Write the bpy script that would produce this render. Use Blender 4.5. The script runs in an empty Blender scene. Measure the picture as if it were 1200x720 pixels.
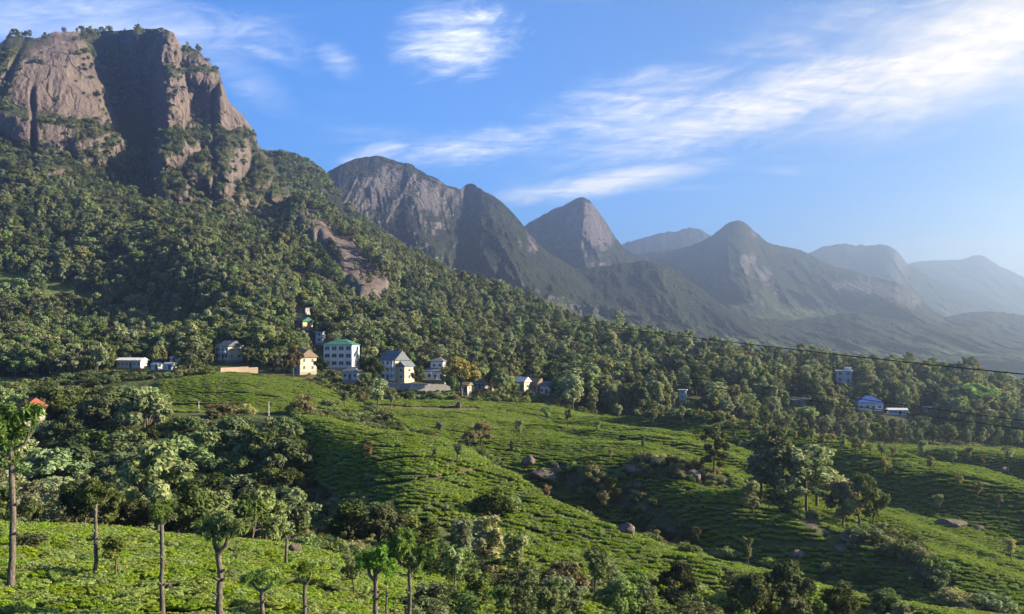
import bpy, math, random
import numpy as np
from mathutils import Vector, Matrix

# ------------------------------------------------------------------ camera, sky, sun, exposure
S = bpy.context.scene
COL = S.collection
F = 1039.0            # focal length in photo pixels (1200 wide), eye level at photo row 400
HZ = 400.0
SUN_AZ, SUN_EL = math.radians(84), math.radians(22.5)     # azimuth from view axis towards the right

cam_d = bpy.data.cameras.new('camera'); cam = bpy.data.objects.new('camera', cam_d); COL.objects.link(cam)
cam.location = (0, 0, 0); cam.rotation_euler = (math.radians(90), 0, 0)
cam_d.sensor_width = 36; cam_d.lens = 36 * F / 1200; cam_d.shift_y = (HZ - 360) / 1200
cam_d.clip_start = 1; cam_d.clip_end = 60000
S.camera = cam

sund = bpy.data.lights.new('sun', 'SUN'); sund.energy = 5.0; sund.angle = math.radians(0.55); sund.color = (1.0, 0.81, 0.54)
sun = bpy.data.objects.new('sun', sund); COL.objects.link(sun)
SD = Vector((math.sin(SUN_AZ) * math.cos(SUN_EL), math.cos(SUN_AZ) * math.cos(SUN_EL), math.sin(SUN_EL)))
sun.rotation_euler = SD.to_track_quat('Z', 'Y').to_euler()

S.view_settings.view_transform = 'Standard'; S.view_settings.look = 'None'
S.view_settings.exposure = 2.34; S.view_settings.gamma = 1.0; S.view_settings.use_curve_mapping = False
S.render.engine = 'CYCLES'
cy = S.cycles
cy.use_denoising = True; cy.max_bounces = 5; cy.diffuse_bounces = 3; cy.glossy_bounces = 1
cy.transmission_bounces = 2; cy.volume_bounces = 0; cy.transparent_max_bounces = 4
cy.use_adaptive_sampling = True; cy.adaptive_threshold = 0.02
cy.caustics_reflective = False; cy.caustics_refractive = False

class NT:
    """small node-tree helper"""
    def __init__(s, tree): s.t = tree; s.n = tree.nodes; s.l = tree.links
    def node(s, typ, **kw):
        n = s.n.new(typ)
        for k, v in kw.items(): setattr(n, k, v)
        return n
    def put(s, sock, v):
        if isinstance(v, bpy.types.NodeSocket): s.l.new(v, sock)
        elif v is not None: sock.default_value = v
    def math(s, op, a, b=None, c=None, clamp=False):
        n = s.node('ShaderNodeMath', operation=op, use_clamp=clamp)
        s.put(n.inputs[0], a); s.put(n.inputs[1], b); s.put(n.inputs[2], c)
        return n.outputs[0]
    def mix(s, f, a, b, blend='MIX'):
        n = s.node('ShaderNodeMix', data_type='RGBA', blend_type=blend)
        s.put(n.inputs[0], f); s.put(n.inputs[6], a); s.put(n.inputs[7], b)
        return n.outputs[2]
    def noise(s, vec, scale, detail=4, rough=0.55, dist=0.0, typ=None):
        n = s.node('ShaderNodeTexNoise')
        if vec is not None: s.put(n.inputs['Vector'], vec)
        n.inputs['Scale'].default_value = scale; n.inputs['Detail'].default_value = detail
        n.inputs['Roughness'].default_value = rough; n.inputs['Distortion'].default_value = dist
        return n.outputs['Fac']
    def ramp(s, f, stops):
        n = s.node('ShaderNodeValToRGB'); s.put(n.inputs[0], f)
        el = n.color_ramp.elements
        while len(el) < len(stops): el.new(0.5)
        for e, (p, c) in zip(el, stops):
            e.position = p; e.color = c if len(c) == 4 else (*c, 1)
        return n.outputs[0]
    def maprange(s, v, a, b, c=0.0, d=1.0, smooth=False):
        n = s.node('ShaderNodeMapRange'); n.interpolation_type = 'SMOOTHSTEP' if smooth else 'LINEAR'
        s.put(n.inputs[0], v)
        for i, x in enumerate((a, b, c, d)): n.inputs[i + 1].default_value = x
        return n.outputs[0]
    def comb(s, x, y, z):
        n = s.node('ShaderNodeCombineXYZ'); s.put(n.inputs[0], x); s.put(n.inputs[1], y); s.put(n.inputs[2], z)
        return n.outputs[0]
    def sep(s, v):
        n = s.node('ShaderNodeSeparateXYZ'); s.put(n.inputs[0], v); return n.outputs

W = bpy.data.worlds.new('World'); S.world = W; W.use_nodes = True
def build_sky():
    N = NT(W.node_tree); N.n.clear()
    out = N.node('ShaderNodeOutputWorld'); bg = N.node('ShaderNodeBackground')
    sky = N.node('ShaderNodeTexSky', sky_type='NISHITA')
    sky.sun_disc = False; sky.sun_elevation = SUN_EL; sky.sun_rotation = SUN_AZ
    sky.altitude = 1500; sky.air_density = 1.0; sky.dust_density = 0.7; sky.ozone_density = 1.2
    tc = N.node('ShaderNodeTexCoord'); D = tc.outputs['Generated']
    x, y, z = N.sep(D)
    az = N.math('ARCTAN2', x, y)
    hor = N.math('SQRT', N.math('ADD', N.math('MULTIPLY', x, x), N.math('MULTIPLY', y, y)))
    el = N.math('ARCTAN2', z, hor)
    # cirrus sheet: noise laid on a high plane so that it foreshortens towards the horizon
    zz = N.math('ADD', N.math('MAXIMUM', z, 0.0), 0.12)
    pl = N.comb(N.math('DIVIDE', x, zz), N.math('DIVIDE', y, zz), 0.0)
    rot = N.node('ShaderNodeMapping'); N.put(rot.inputs[0], pl); rot.inputs['Rotation'].default_value = (0, 0, math.radians(24))
    rot.inputs['Scale'].default_value = (0.55, 1.8, 1)
    fine = N.noise(rot.outputs[0], 4.5, 8, 0.62, 1.2)
    big = N.noise(rot.outputs[0], 1.3, 4, 0.5, 0.6)
    wisp = N.noise(N.comb(N.math('MULTIPLY', az, 11.0), N.math('MULTIPLY', N.math('SUBTRACT', el, N.math('MULTIPLY', az, 0.16)), 34.0), 0.0), 1.0, 10, 0.68, 1.8)
    fibre = N.noise(N.comb(N.math('MULTIPLY', az, 22.0), N.math('MULTIPLY', N.math('SUBTRACT', el, N.math('MULTIPLY', az, 0.2)), 90.0), 3.0), 1.0, 9, 0.66, 1.2)
    streak = N.maprange(fine, 0.36, 0.72)
    generic = N.math('MULTIPLY', N.maprange(big, 0.52, 0.75, smooth=True), N.math('MULTIPLY', streak, 0.40))
    total = generic
    def pxaz(p): return math.atan((p - 600) / F)
    def pyel(px, py): return math.atan((HZ - py) / math.hypot(F, px - 600))
    # individual clouds: (px, py, half length, half height, tilt deg, strength, edge sharpness)
    for px, py, hl, hh, tilt, st, amp in [
            (535, 46, 66, 38, 10, 1.35, 0.8), (492, 30, 20, 40, -60, 0.7, 0.9),
            (930, 112, 270, 36, 12, 1.25, 0.55), (1130, 62, 200, 62, 14, 1.25, 0.4), (1240, 20, 160, 80, 10, 1.0, 0.3),
            (740, 128, 130, 38, 14, 0.85, 0.8), (960, 40, 120, 30, 10, 0.45, 0.8),
            (715, 214, 125, 15, 8, 1.4, 0.45), (800, 200, 30, 9, 3, 0.7, 0.6),
            (575, 170, 120, 20, 7, 0.95, 0.8), (440, 180, 46, 11, 14, 1.0, 0.7),
            (120, 25, 200, 34, 0, 0.65, 0.6), (20, 25, 90, 26, 5, 0.6, 0.5), (300, 58, 60, 10, -14, 0.4, 0.8), (395, 70, 26, 16, -30, 0.5, 0.9), (285, 90, 60, 22, -30, 0.35, 0.7),
            (1140, 300, 180, 22, -4, 0.35, 0.6)]:
        a0, e0 = pxaz(px), pyel(px, py)
        c, s_ = math.cos(math.radians(tilt)), math.sin(math.radians(tilt))
        da = N.math('SUBTRACT', az, a0); de = N.math('SUBTRACT', el, e0)
        u = N.math('DIVIDE', N.math('ADD', N.math('MULTIPLY', da, c), N.math('MULTIPLY', de, s_)), hl / F)
        v = N.math('DIVIDE', N.math('SUBTRACT', N.math('MULTIPLY', de, c), N.math('MULTIPLY', da, s_)), hh / F)
        r = N.math('SQRT', N.math('ADD', N.math('MULTIPLY', u, u), N.math('MULTIPLY', v, v)))
        # ragged edge from the wisp noise
        r = N.math('ADD', r, N.math('MULTIPLY', N.math('SUBTRACT', wisp, 0.5), 2.4 * amp))
        m = N.maprange(r, 1.35, 0.0, 0.0, st * 0.85, smooth=True)
        m = N.math('MULTIPLY', m, N.maprange(fine, 0.34, 0.62, 1 - amp * 0.9, 1.0))
        m = N.math('MULTIPLY', m, N.maprange(fibre, 0.34, 0.64, 1 - amp * 0.6, 1.1))
        total = N.math('MAXIMUM', total, m)
    # thin veil towards the sun
    ss = math.sin(SUN_AZ) * math.cos(SUN_EL), math.cos(SUN_AZ) * math.cos(SUN_EL), math.sin(SUN_EL)
    dp = N.node('ShaderNodeVectorMath', operation='DOT_PRODUCT'); N.put(dp.inputs[0], D); dp.inputs[1].default_value = ss
    near_sun = N.maprange(dp.outputs['Value'], 0.1, 1.0, 0.0, 1.0)
    lp = N.math('MULTIPLY', near_sun, near_sun)
    c = N.math('MINIMUM', total, 0.92)
    # low air towards the sun is warm, the rest a deep dry-season blue
    warm = N.math('MULTIPLY', N.maprange(dp.outputs['Value'], 0.22, 0.85, smooth=True), N.maprange(el, 0.20, 0.0, smooth=True))
    toward = N.maprange(dp.outputs['Value'], 0.05, 0.8, smooth=True)
    tint = N.mix(warm, N.mix(toward, (0.29, 0.68, 1.14, 1), (0.19, 0.35, 0.50, 1)), (1.25, 0.90, 0.44, 1))
    skyc = N.mix(1.0, sky.outputs[0], tint, 'MULTIPLY')
    cloudc = N.mix(toward, (6.0, 6.1, 6.3, 1), (5.6, 4.5, 2.9, 1))
    col = N.mix(c, skyc, cloudc)
    N.put(bg.inputs[0], col); bg.inputs[1].default_value = 0.052
    N.l.new(bg.outputs[0], out.inputs[0])
build_sky()

# ------------------------------------------------------------------ helpers
rng = np.random.default_rng(7); random.seed(7)

def h3(ix, iy, iz, seed=0):
    n = (ix.astype(np.int64) * 374761393 + iy.astype(np.int64) * 668265263 + iz.astype(np.int64) * 2147483647 + seed * 1274126177) & 0xFFFFFFFF
    n = ((n ^ (n >> 13)) * 1274126177) & 0xFFFFFFFF
    n = ((n ^ (n >> 16)) * 2246822519) & 0xFFFFFFFF
    return ((n ^ (n >> 15)) & 0xFFFFFF) / float(0xFFFFFF)
def vnoise(x, y, z=None, seed=0):
    if z is None: z = np.zeros_like(x)
    fx, fy, fz = np.floor(x), np.floor(y), np.floor(z)
    tx, ty, tz = x - fx, y - fy, z - fz
    tx = tx * tx * tx * (tx * (tx * 6 - 15) + 10); ty = ty * ty * ty * (ty * (ty * 6 - 15) + 10); tz = tz * tz * (3 - 2 * tz)
    r = 0
    for dz in (0, 1):
        wz = tz if dz else 1 - tz
        for dy in (0, 1):
            wy = ty if dy else 1 - ty
            for dx in (0, 1):
                wx = tx if dx else 1 - tx
                r = r + wx * wy * wz * h3(fx + dx, fy + dy, fz + dz, seed)
    return r * 2 - 1
def fbm(x, y, z=None, oct=4, seed=0, gain=0.5, ridge=False):
    a, s, r = 1.0, 0.0, 0
    for i in range(oct):
        f = 2.03 ** i
        n = vnoise(x * f + i * 17.3, y * f + i * 9.1, None if z is None else z * f + i * 5.7, seed + i)
        if ridge: n = 1 - 2 * np.abs(n)
        r = r + n * a; s += a; a *= gain
    return r / s
def sstep(a, b, x):
    t = np.clip((x - a) / (b - a), 0, 1); return t * t * (3 - 2 * t)

def link(o, parent=None):
    COL.objects.link(o)
    if parent is not None: o.parent = parent
    return o
def mesh_np(name, V, Q, smooth=True):
    """V (n,3); Q (m,3|4) or list of such arrays"""
    me = bpy.data.meshes.new(name)
    Qs = Q if isinstance(Q, list) else [Q]
    Qs = [q for q in Qs if len(q)]
    loops = np.concatenate([q.ravel() for q in Qs]).astype(np.int32)
    tot = np.concatenate([np.full(len(q), q.shape[1], np.int32) for q in Qs])
    start = np.concatenate([[0], np.cumsum(tot)[:-1]]).astype(np.int32)
    me.vertices.add(len(V)); me.vertices.foreach_set('co', np.asarray(V, np.float32).ravel())
    me.loops.add(len(loops)); me.loops.foreach_set('vertex_index', loops)
    me.polygons.add(len(tot)); me.polygons.foreach_set('loop_start', start)
    me.polygons.foreach_set('use_smooth', np.full(len(tot), smooth))
    me.update(calc_edges=True); me.validate()
    return me
def grid_faces(nu, nv, flip=False):
    i = np.arange((nu - 1) * (nv - 1)); a = (i // (nv - 1)) * nv + i % (nv - 1)
    q = np.stack([a, a + nv, a + nv + 1, a + 1], 1)
    return q[:, ::-1] if flip else q
def set_attr(me, name, vals, typ='FLOAT'):
    a = me.attributes.new(name, typ, 'POINT'); a.data.foreach_set('value', np.asarray(vals, np.float32 if typ == 'FLOAT' else np.int32))
def tag(o, label=None, cat=None, group=None, kind=None):
    if label: o['label'] = label
    if cat: o['category'] = cat
    if group: o['group'] = group
    if kind: o['kind'] = kind
    return o
def obj(name, me, mat=None, parent=None):
    o = bpy.data.objects.new(name, me)
    if mat is not None and not me.materials: me.materials.append(mat)
    return link(o, parent)
def empty(name, loc=(0, 0, 0), rz=0.0):
    o = bpy.data.objects.new(name, None); o.location = loc; o.rotation_euler = (0, 0, rz); o.empty_display_size = 0.3
    return link(o)

# ------------------------------------------------------------------ materials
MATS = {}
def mat(name, fn):
    m = bpy.data.materials.new(name); m.use_nodes = True
    N = NT(m.node_tree); N.n.clear()
    out = N.node('ShaderNodeOutputMaterial'); fn(N, out); MATS[name] = m
    return m
def principled(N, out, col, rough=0.8, bump=None, bstr=0.3, bdist=0.1, spec=0.2):
    p = N.node('ShaderNodeBsdfPrincipled'); N.put(p.inputs['Base Color'], col); N.put(p.inputs['Roughness'], rough)
    p.inputs['Specular IOR Level'].default_value = spec
    if bump is not None:
        b = N.node('ShaderNodeBump'); b.inputs['Strength'].default_value = bstr; b.inputs['Distance'].default_value = bdist
        N.put(b.inputs['Height'], bump); N.l.new(b.outputs[0], p.inputs['Normal'])
    N.l.new(p.outputs[0], out.inputs[0]); return p
def pos(N): return N.node('ShaderNodeNewGeometry').outputs['Position']

def rock_nodes(N, scale=1.0, warm=1.0):
    """weathered granite: vertical run-off streaks, blotches, fractures"""
    P = pos(N); x, y, z = N.sep(P)
    sv = N.comb(x, y, N.math('MULTIPLY', z, 0.14))
    streak = N.noise(sv, 0.16 * scale, 7, 0.62, 0.3)
    blotch = N.noise(P, 0.03 * scale, 6, 0.6, 0.4)
    fine = N.noise(P, 0.5 * scale, 5, 0.65)
    c = N.ramp(streak, [(0.28, (0.060, 0.050, 0.045)), (0.46, (0.20, 0.155, 0.128)), (0.62, (0.30, 0.235, 0.19)), (0.8, (0.42, 0.335, 0.26))])
    c2 = N.ramp(blotch, [(0.3, (0.10, 0.085, 0.078)), (0.55, (0.24, 0.19, 0.16)), (0.72, (0.40, 0.31, 0.23))])
    c = N.mix(0.5, c, c2); c = N.mix(1.0, c, (0.44, 0.455, 0.52, 1), 'MULTIPLY')
    c = N.mix(N.maprange(fine, 0.35, 0.7, 0.0, 0.5), c, N.mix(1.0, c, (0.55, 0.53, 0.52, 1), 'MULTIPLY'))
    # joints: a net of steep cracks, broken up by noise
    wv = N.node('ShaderNodeVectorMath', operation='MULTIPLY_ADD'); nz = N.node('ShaderNodeTexNoise'); N.put(nz.inputs['Vector'], P); nz.inputs['Scale'].default_value = 0.05 * scale; nz.inputs['Detail'].default_value = 3
    N.put(wv.inputs[0], nz.outputs['Color']); wv.inputs[1].default_value = (16 / scale, 16 / scale, 16 / scale); N.put(wv.inputs[2], N.comb(x, y, N.math('MULTIPLY', z, 0.42)))
    vo = N.node('ShaderNodeTexVoronoi', feature='DISTANCE_TO_EDGE'); N.put(vo.inputs['Vector'], wv.outputs[0]); vo.inputs['Scale'].default_value = 0.055 * scale
    crack = N.math('MULTIPLY', N.maprange(vo.outputs['Distance'], 0.0, 0.055, 1.0, 0.0), N.maprange(N.noise(P, 0.04 * scale, 3, 0.6), 0.42, 0.62))
    c = N.mix(N.math('MULTIPLY', crack, 0.75), c, (0.022, 0.021, 0.020, 1))
    h = N.math('ADD', N.math('MULTIPLY', streak, 1.0), N.math('MULTIPLY', fine, 0.4)); h = N.math('SUBTRACT', h, N.math('MULTIPLY', crack, 0.8))
    return c, h
def scrub(N, scale=1.0, dark=(0.018, 0.030, 0.012), light=(0.075, 0.105, 0.028)):
    P = pos(N)
    a = N.noise(P, 0.02 * scale, 5, 0.6); b = N.noise(P, 0.14 * scale, 4, 0.7)
    f = N.math('ADD', N.math('MULTIPLY', a, 0.6), N.math('MULTIPLY', b, 0.4))
    return N.ramp(f, [(0.36, dark), (0.5, tuple((p + q) / 2 for p, q in zip(dark, light))), (0.66, light)]), b

def m_terrain(N, out):
    rk, rh = rock_nodes(N)
    veg, vb = scrub(N, 2.0, (0.012, 0.016, 0.007), (0.045, 0.052, 0.018))
    at = lambda n: N.node('ShaderNodeAttribute', attribute_name=n).outputs['Fac']
    P = pos(N)
    soil = N.ramp(N.noise(P, 0.8, 5, 0.6), [(0.3, (0.030, 0.042, 0.012)), (0.7, (0.085, 0.098, 0.026))])
    path = N.ramp(N.noise(P, 1.5, 4, 0.6), [(0.3, (0.06, 0.043, 0.029)), (0.7, (0.13, 0.092, 0.062))])
    grass = N.ramp(N.noise(P, 0.35, 5, 0.65), [(0.3, (0.035, 0.06, 0.014)), (0.7, (0.10, 0.13, 0.03))])
    c = N.mix(at('tea'), veg, soil)
    c = N.mix(at('grass'), c, grass)
    c = N.mix(at('path'), c, path)
    edge = N.noise(P, 0.12, 5, 0.7)
    rf = N.maprange(N.math('ADD', at('rock'), N.math('MULTIPLY', N.math('SUBTRACT', edge, 0.5), 0.9)), 0.42, 0.58)
    c = N.mix(rf, c, rk)
    principled(N, out, c, 0.92, N.math('ADD', N.math('MULTIPLY', rh, 1.0), vb), 0.6, 1.2)
mat('hillside', m_terrain)

def m_cliff(N, out):
    rk, rh = rock_nodes(N, 0.9)
    veg, vb = scrub(N, 2.5, (0.013, 0.018, 0.008), (0.046, 0.052, 0.020))
    g = N.node('ShaderNodeNewGeometry'); nz = N.sep(g.outputs['Normal'])[2]
    P = pos(N)
    f = N.math('ADD', nz, N.math('MULTIPLY', N.math('SUBTRACT', N.noise(P, 0.06, 6, 0.7), 0.5), 0.9))
    f = N.math('ADD', f, N.node('ShaderNodeAttribute', attribute_name='grass').outputs['Fac'])
    c = N.mix(N.maprange(f, 0.66, 0.80), rk, veg)
    principled(N, out, c, 0.9, rh, 1.0, 4.0)
mat('cliff_rock', m_cliff)

def m_far(N, out):
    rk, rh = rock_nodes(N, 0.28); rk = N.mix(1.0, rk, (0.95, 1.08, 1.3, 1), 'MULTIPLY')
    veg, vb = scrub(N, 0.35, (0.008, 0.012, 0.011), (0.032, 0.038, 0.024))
    P = pos(N)
    meadow = N.ramp(N.noise(P, 0.004, 5, 0.6), [(0.44, (0.035, 0.055, 0.018)), (0.56, (0.19, 0.25, 0.07))])
    g = N.node('ShaderNodeNewGeometry'); nz = N.sep(g.outputs['Normal'])[2]
    a = N.node('ShaderNodeAttribute', attribute_name='bare').outputs['Fac']
    lo = N.node('ShaderNodeAttribute', attribute_name='low').outputs['Fac']
    veg = N.mix(N.math('MULTIPLY', lo, N.maprange(N.noise(P, 0.005, 4, 0.6), 0.42, 0.54)), veg, meadow)
    f = N.math('ADD', N.math('SUBTRACT', 1.0, nz), N.math('MULTIPLY', N.math('SUBTRACT', N.noise(P, 0.012, 6, 0.7), 0.5), 1.1))
    f = N.math('ADD', f, N.math('MULTIPLY', a, 0.8))
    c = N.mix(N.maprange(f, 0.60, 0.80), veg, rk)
    principled(N, out, c, 0.95, N.math('ADD', rh, vb), 1.0, 20.0, 0.05)
mat('far_mountain', m_far)

def leaf_mat(name, c0, c1, trans=0.35, hue=0.05, val=0.45):
    def fn(N, out):
        oi = N.node('ShaderNodeObjectInfo').outputs['Random']
        tint = N.node('ShaderNodeAttribute', attribute_name='tint').outputs['Fac']
        c = N.mix(tint, (*c0, 1), (*c1, 1))
        hs = N.node('ShaderNodeHueSaturation'); N.put(hs.inputs['Color'], c)
        N.put(hs.inputs['Hue'], N.maprange(oi, 0, 1, 0.5 - hue, 0.5 + hue * 0.6))
        r2 = N.math('FRACT', N.math('MULTIPLY', oi, 7.31)); r3 = N.math('FRACT', N.math('MULTIPLY', oi, 13.77))
        N.put(hs.inputs['Value'], N.maprange(r2, 0, 1, 1 - val, 1 + val)); N.put(hs.inputs['Saturation'], N.maprange(r3, 0, 1, 0.72, 1.08))
        d = N.node('ShaderNodeBsdfDiffuse'); N.l.new(hs.outputs[0], d.inputs[0])
        t = N.node('ShaderNodeBsdfTranslucent')
        N.put(t.inputs[0], N.mix(1.0, hs.outputs[0], (1.25, 1.2, 0.6, 1), 'MULTIPLY'))
        m = N.node('ShaderNodeMixShader'); m.inputs[0].default_value = trans
        N.l.new(d.outputs[0], m.inputs[1]); N.l.new(t.outputs[0], m.inputs[2])
        N.l.new(m.outputs[0], out.inputs[0])
    return mat(name, fn)
leaf_mat('leaf_forest', (0.06, 0.108, 0.036), (0.195, 0.255, 0.098), 0.30, 0.035, 0.45)
leaf_mat('leaf_euc', (0.088, 0.124, 0.058), (0.215, 0.255, 0.128), 0.30, 0.035, 0.45)
leaf_mat('leaf_dark', (0.034, 0.056, 0.02), (0.11, 0.145, 0.048), 0.22, 0.03)
leaf_mat('leaf_pollard', (0.06, 0.12, 0.026), (0.15, 0.235, 0.055), 0.35, 0.03)
leaf_mat('leaf_pale', (0.115, 0.128, 0.056), (0.25, 0.25, 0.11), 0.35, 0.03)
leaf_mat('leaf_yellow', (0.120, 0.120, 0.025), (0.260, 0.230, 0.050), 0.4, 0.03)
leaf_mat('leaf_russet', (0.085, 0.072, 0.034), (0.18, 0.15, 0.072), 0.3, 0.03)
leaf_mat('leaf_bright', (0.060, 0.140, 0.020), (0.130, 0.240, 0.040), 0.4, 0.03)
leaf_mat('leaf_tea', (0.092, 0.152, 0.020), (0.285, 0.405, 0.062), 0.40, 0.02, 0.18)
def m_bark(N, out):
    P = N.node('ShaderNodeTexCoord').outputs['Object']; x, y, z = N.sep(P)
    n = N.noise(N.comb(x, y, N.math('MULTIPLY', z, 0.3)), 12, 6, 0.65)
    c = N.ramp(n, [(0.3, (0.030, 0.025, 0.020)), (0.5, (0.080, 0.069, 0.056)), (0.7, (0.17, 0.15, 0.125))])
    principled(N, out, c, 0.9, n, 0.6, 0.05)
mat('bark', m_bark)

# ------------------------------------------------------------------ terrain: a loft through crest and trough lines (photo column, metres away, photo row)
LINES = [
 [(-700, 10, 1900), (1900, 10, 2100)],
 [(-700, 45, 730), (0, 45, 735), (300, 47, 745), (600, 55, 765), (900, 70, 780), (1200, 80, 795), (1900, 90, 800)],
 [(-700, 80, 610), (-300, 80, 612), (0, 85, 618), (150, 88, 624), (300, 88, 640), (400, 88, 655), (500, 88, 680), (600, 88, 705), (750, 90, 735), (900, 95, 762), (1200, 103, 790), (1900, 110, 800)],
 [(-700, 130, 640), (0, 130, 642), (300, 125, 645), (450, 118, 652), (600, 112, 675), (720, 106, 702), (900, 103, 742), (1080, 106, 762), (1200, 109, 775), (1900, 118, 790)],
 [(-700, 200, 590), (0, 200, 592), (250, 198, 594), (330, 188, 594), (380, 166, 588), (430, 149, 578), (470, 144, 576), (500, 143, 580), (560, 143, 598), (590, 141, 611), (640, 132, 635), (720, 122, 660), (830, 114, 690), (960, 110, 716), (1080, 109, 738), (1200, 111, 757), (1900, 121, 780)],
 [(-700, 320, 470), (-300, 310, 470), (0, 290, 476), (200, 265, 484), (340, 235, 493), (400, 228, 490), (470, 210, 502), (530, 192, 521), (590, 174, 547), (640, 155, 588), (720, 140, 620), (830, 127, 657), (960, 117, 691), (1080, 112, 716), (1200, 114, 738), (1900, 124, 770)],
 [(-700, 335, 472), (0, 312, 474), (200, 285, 482), (340, 255, 490), (400, 252, 492), (470, 238, 507), (530, 222, 527), (590, 206, 553), (640, 190, 590), (720, 174, 620), (830, 158, 655), (960, 147, 685), (1080, 142, 708), (1200, 142, 722), (1900, 150, 750)],
 [(-700, 350, 462), (0, 345, 455), (190, 325, 447), (260, 330, 441), (340, 335, 446), (420, 325, 470), (500, 300, 483), (600, 292, 490), (690, 290, 488), (760, 284, 491), (800, 280, 499), (880, 268, 516), (1000, 262, 544), (1100, 262, 552), (1200, 268, 556), (1900, 280, 580)],
 [(-700, 390, 445), (0, 375, 440), (190, 360, 438), (260, 355, 436), (360, 360, 440), (450, 358, 456), (530, 348, 466), (600, 345, 470), (700, 340, 490), (800, 340, 506), (900, 345, 519), (1000, 350, 526), (1200, 360, 534), (1900, 370, 560)],
 [(-700, 560, 390), (0, 560, 388), (100, 600, 388), (190, 585, 386), (290, 440, 408), (360, 415, 418), (450, 430, 422), (600, 440, 438), (700, 440, 448), (800, 430, 464), (900, 420, 482), (1000, 430, 492), (1100, 430, 502), (1200, 440, 510), (1900, 450, 540)],
 [(-700, 720, 280), (0, 690, 295), (100, 720, 292), (190, 710, 290), (280, 640, 320), (360, 620, 345), (450, 640, 362), (560, 650, 386), (700, 600, 416), (800, 520, 442), (900, 490, 457), (1000, 490, 468), (1100, 490, 480), (1200, 500, 492), (1900, 510, 530)],
 [(-700, 880, 190), (0, 900, 188), (100, 940, 180), (200, 980, 215), (270, 1010, 245), (330, 1060, 246), (360, 1080, 246), (400, 1060, 262), (450, 1000, 290), (500, 940, 315), (560, 880, 339), (620, 800, 361), (700, 700, 390), (790, 600, 412), (830, 570, 428), (900, 560, 433), (1000, 560, 441), (1110, 560, 450), (1200, 570, 477), (1350, 575, 500), (1900, 580, 530)],
 [(-700, 1300, 100), (0, 1300, 90), (180, 1300, 80), (240, 1300, 125), (300, 1300, 215), (345, 1300, 265), (400, 1250, 300), (500, 1150, 360), (620, 1000, 420), (790, 800, 470), (900, 750, 490), (1200, 760, 522), (1900, 770, 545)],
 [(-700, 2000, 220), (250, 2000, 220), (345, 2000, 330), (500, 2000, 425), (600, 2000, 463), (1900, 2000, 463)],
]
PXG = np.concatenate([np.arange(-700, -100, 12), np.arange(-100, 1300, 2.5), np.arange(1300, 1901, 12)]).astype(float)
LDG = np.concatenate([np.linspace(math.log(10), math.log(40), 12, endpoint=False), np.linspace(math.log(40), math.log(1300), 440, endpoint=False), np.linspace(math.log(1300), math.log(2000), 14)])
def smooth_line(pts):
    p = np.array(pts, float); xs = np.arange(-700, 1901, 5.0)
    out = []
    k = np.exp(-0.5 * (np.arange(-12, 13) / 4.5) ** 2); k /= k.sum()
    for c in (1, 2):
        v = np.interp(xs, p[:, 0], np.log(p[:, 1]) if c == 1 else p[:, 2])
        v = np.convolve(np.pad(v, 12, mode='edge'), k, mode='valid'); out.append(np.interp(PXG, xs, v))
    return out
LD = np.array([smooth_line(l) for l in LINES])          # lines x (lnd, py) x columns
def pchip(xk, yk, x):
    h = np.diff(xk); dl = np.diff(yk) / h; m = np.zeros_like(yk)
    ok = dl[:-1] * dl[1:] > 0
    w1 = 2 * h[1:] + h[:-1]; w2 = h[1:] + 2 * h[:-1]
    with np.errstate(all='ignore'):
        m[1:-1] = np.where(ok, (w1 + w2) / (w1 / dl[:-1] + w2 / dl[1:]), 0)
    m[0], m[-1] = dl[0], dl[-1]
    i = np.clip(np.searchsorted(xk, x) - 1, 0, len(h) - 1); t = (x - xk[i]) / h[i]
    t2, t3 = t * t, t * t * t
    return (2*t3-3*t2+1)*yk[i] + (t3-2*t2+t)*h[i]*m[i] + (-2*t3+3*t2)*yk[i+1] + (t3-t2)*h[i]*m[i+1]
PYG = np.stack([pchip(LD[:, 0, c], LD[:, 1, c], LDG) for c in range(len(PXG))])
wsh = np.exp(-((PXG - 420) / 75.0) ** 2)          # the nose of the middle ridge leans with the slope
for r_ in range(len(LDG)):
    if 4.7 < LDG[r_] < 5.6: PYG[:, r_] = np.interp(PXG + wsh * 110 * (LDG[r_] - 5.14) * sstep(4.7, 4.85, LDG[r_]) * sstep(5.6, 5.4, LDG[r_]), PXG, PYG[:, r_])
DG = np.exp(LDG)[None, :] * np.ones((len(PXG), 1))
XG = (PXG[:, None] - 600) / F * DG
ZG = (HZ - PYG) / F * DG
amp = np.interp(DG, [40, 90, 200, 400, 900, 1300], [0.25, 0.5, 1.2, 2.5, 14, 16])
ZG = ZG + amp * fbm(XG / np.maximum(amp * 14, 12), DG / np.maximum(amp * 14, 12), oct=4, seed=3) * 1.0
ZG = ZG + np.interp(DG, [90, 160, 300, 400], [0, 1.3, 1.6, 0]) * fbm(XG / 26, DG / 26, oct=2, seed=8) * (PXG[:, None] > 430)
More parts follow.
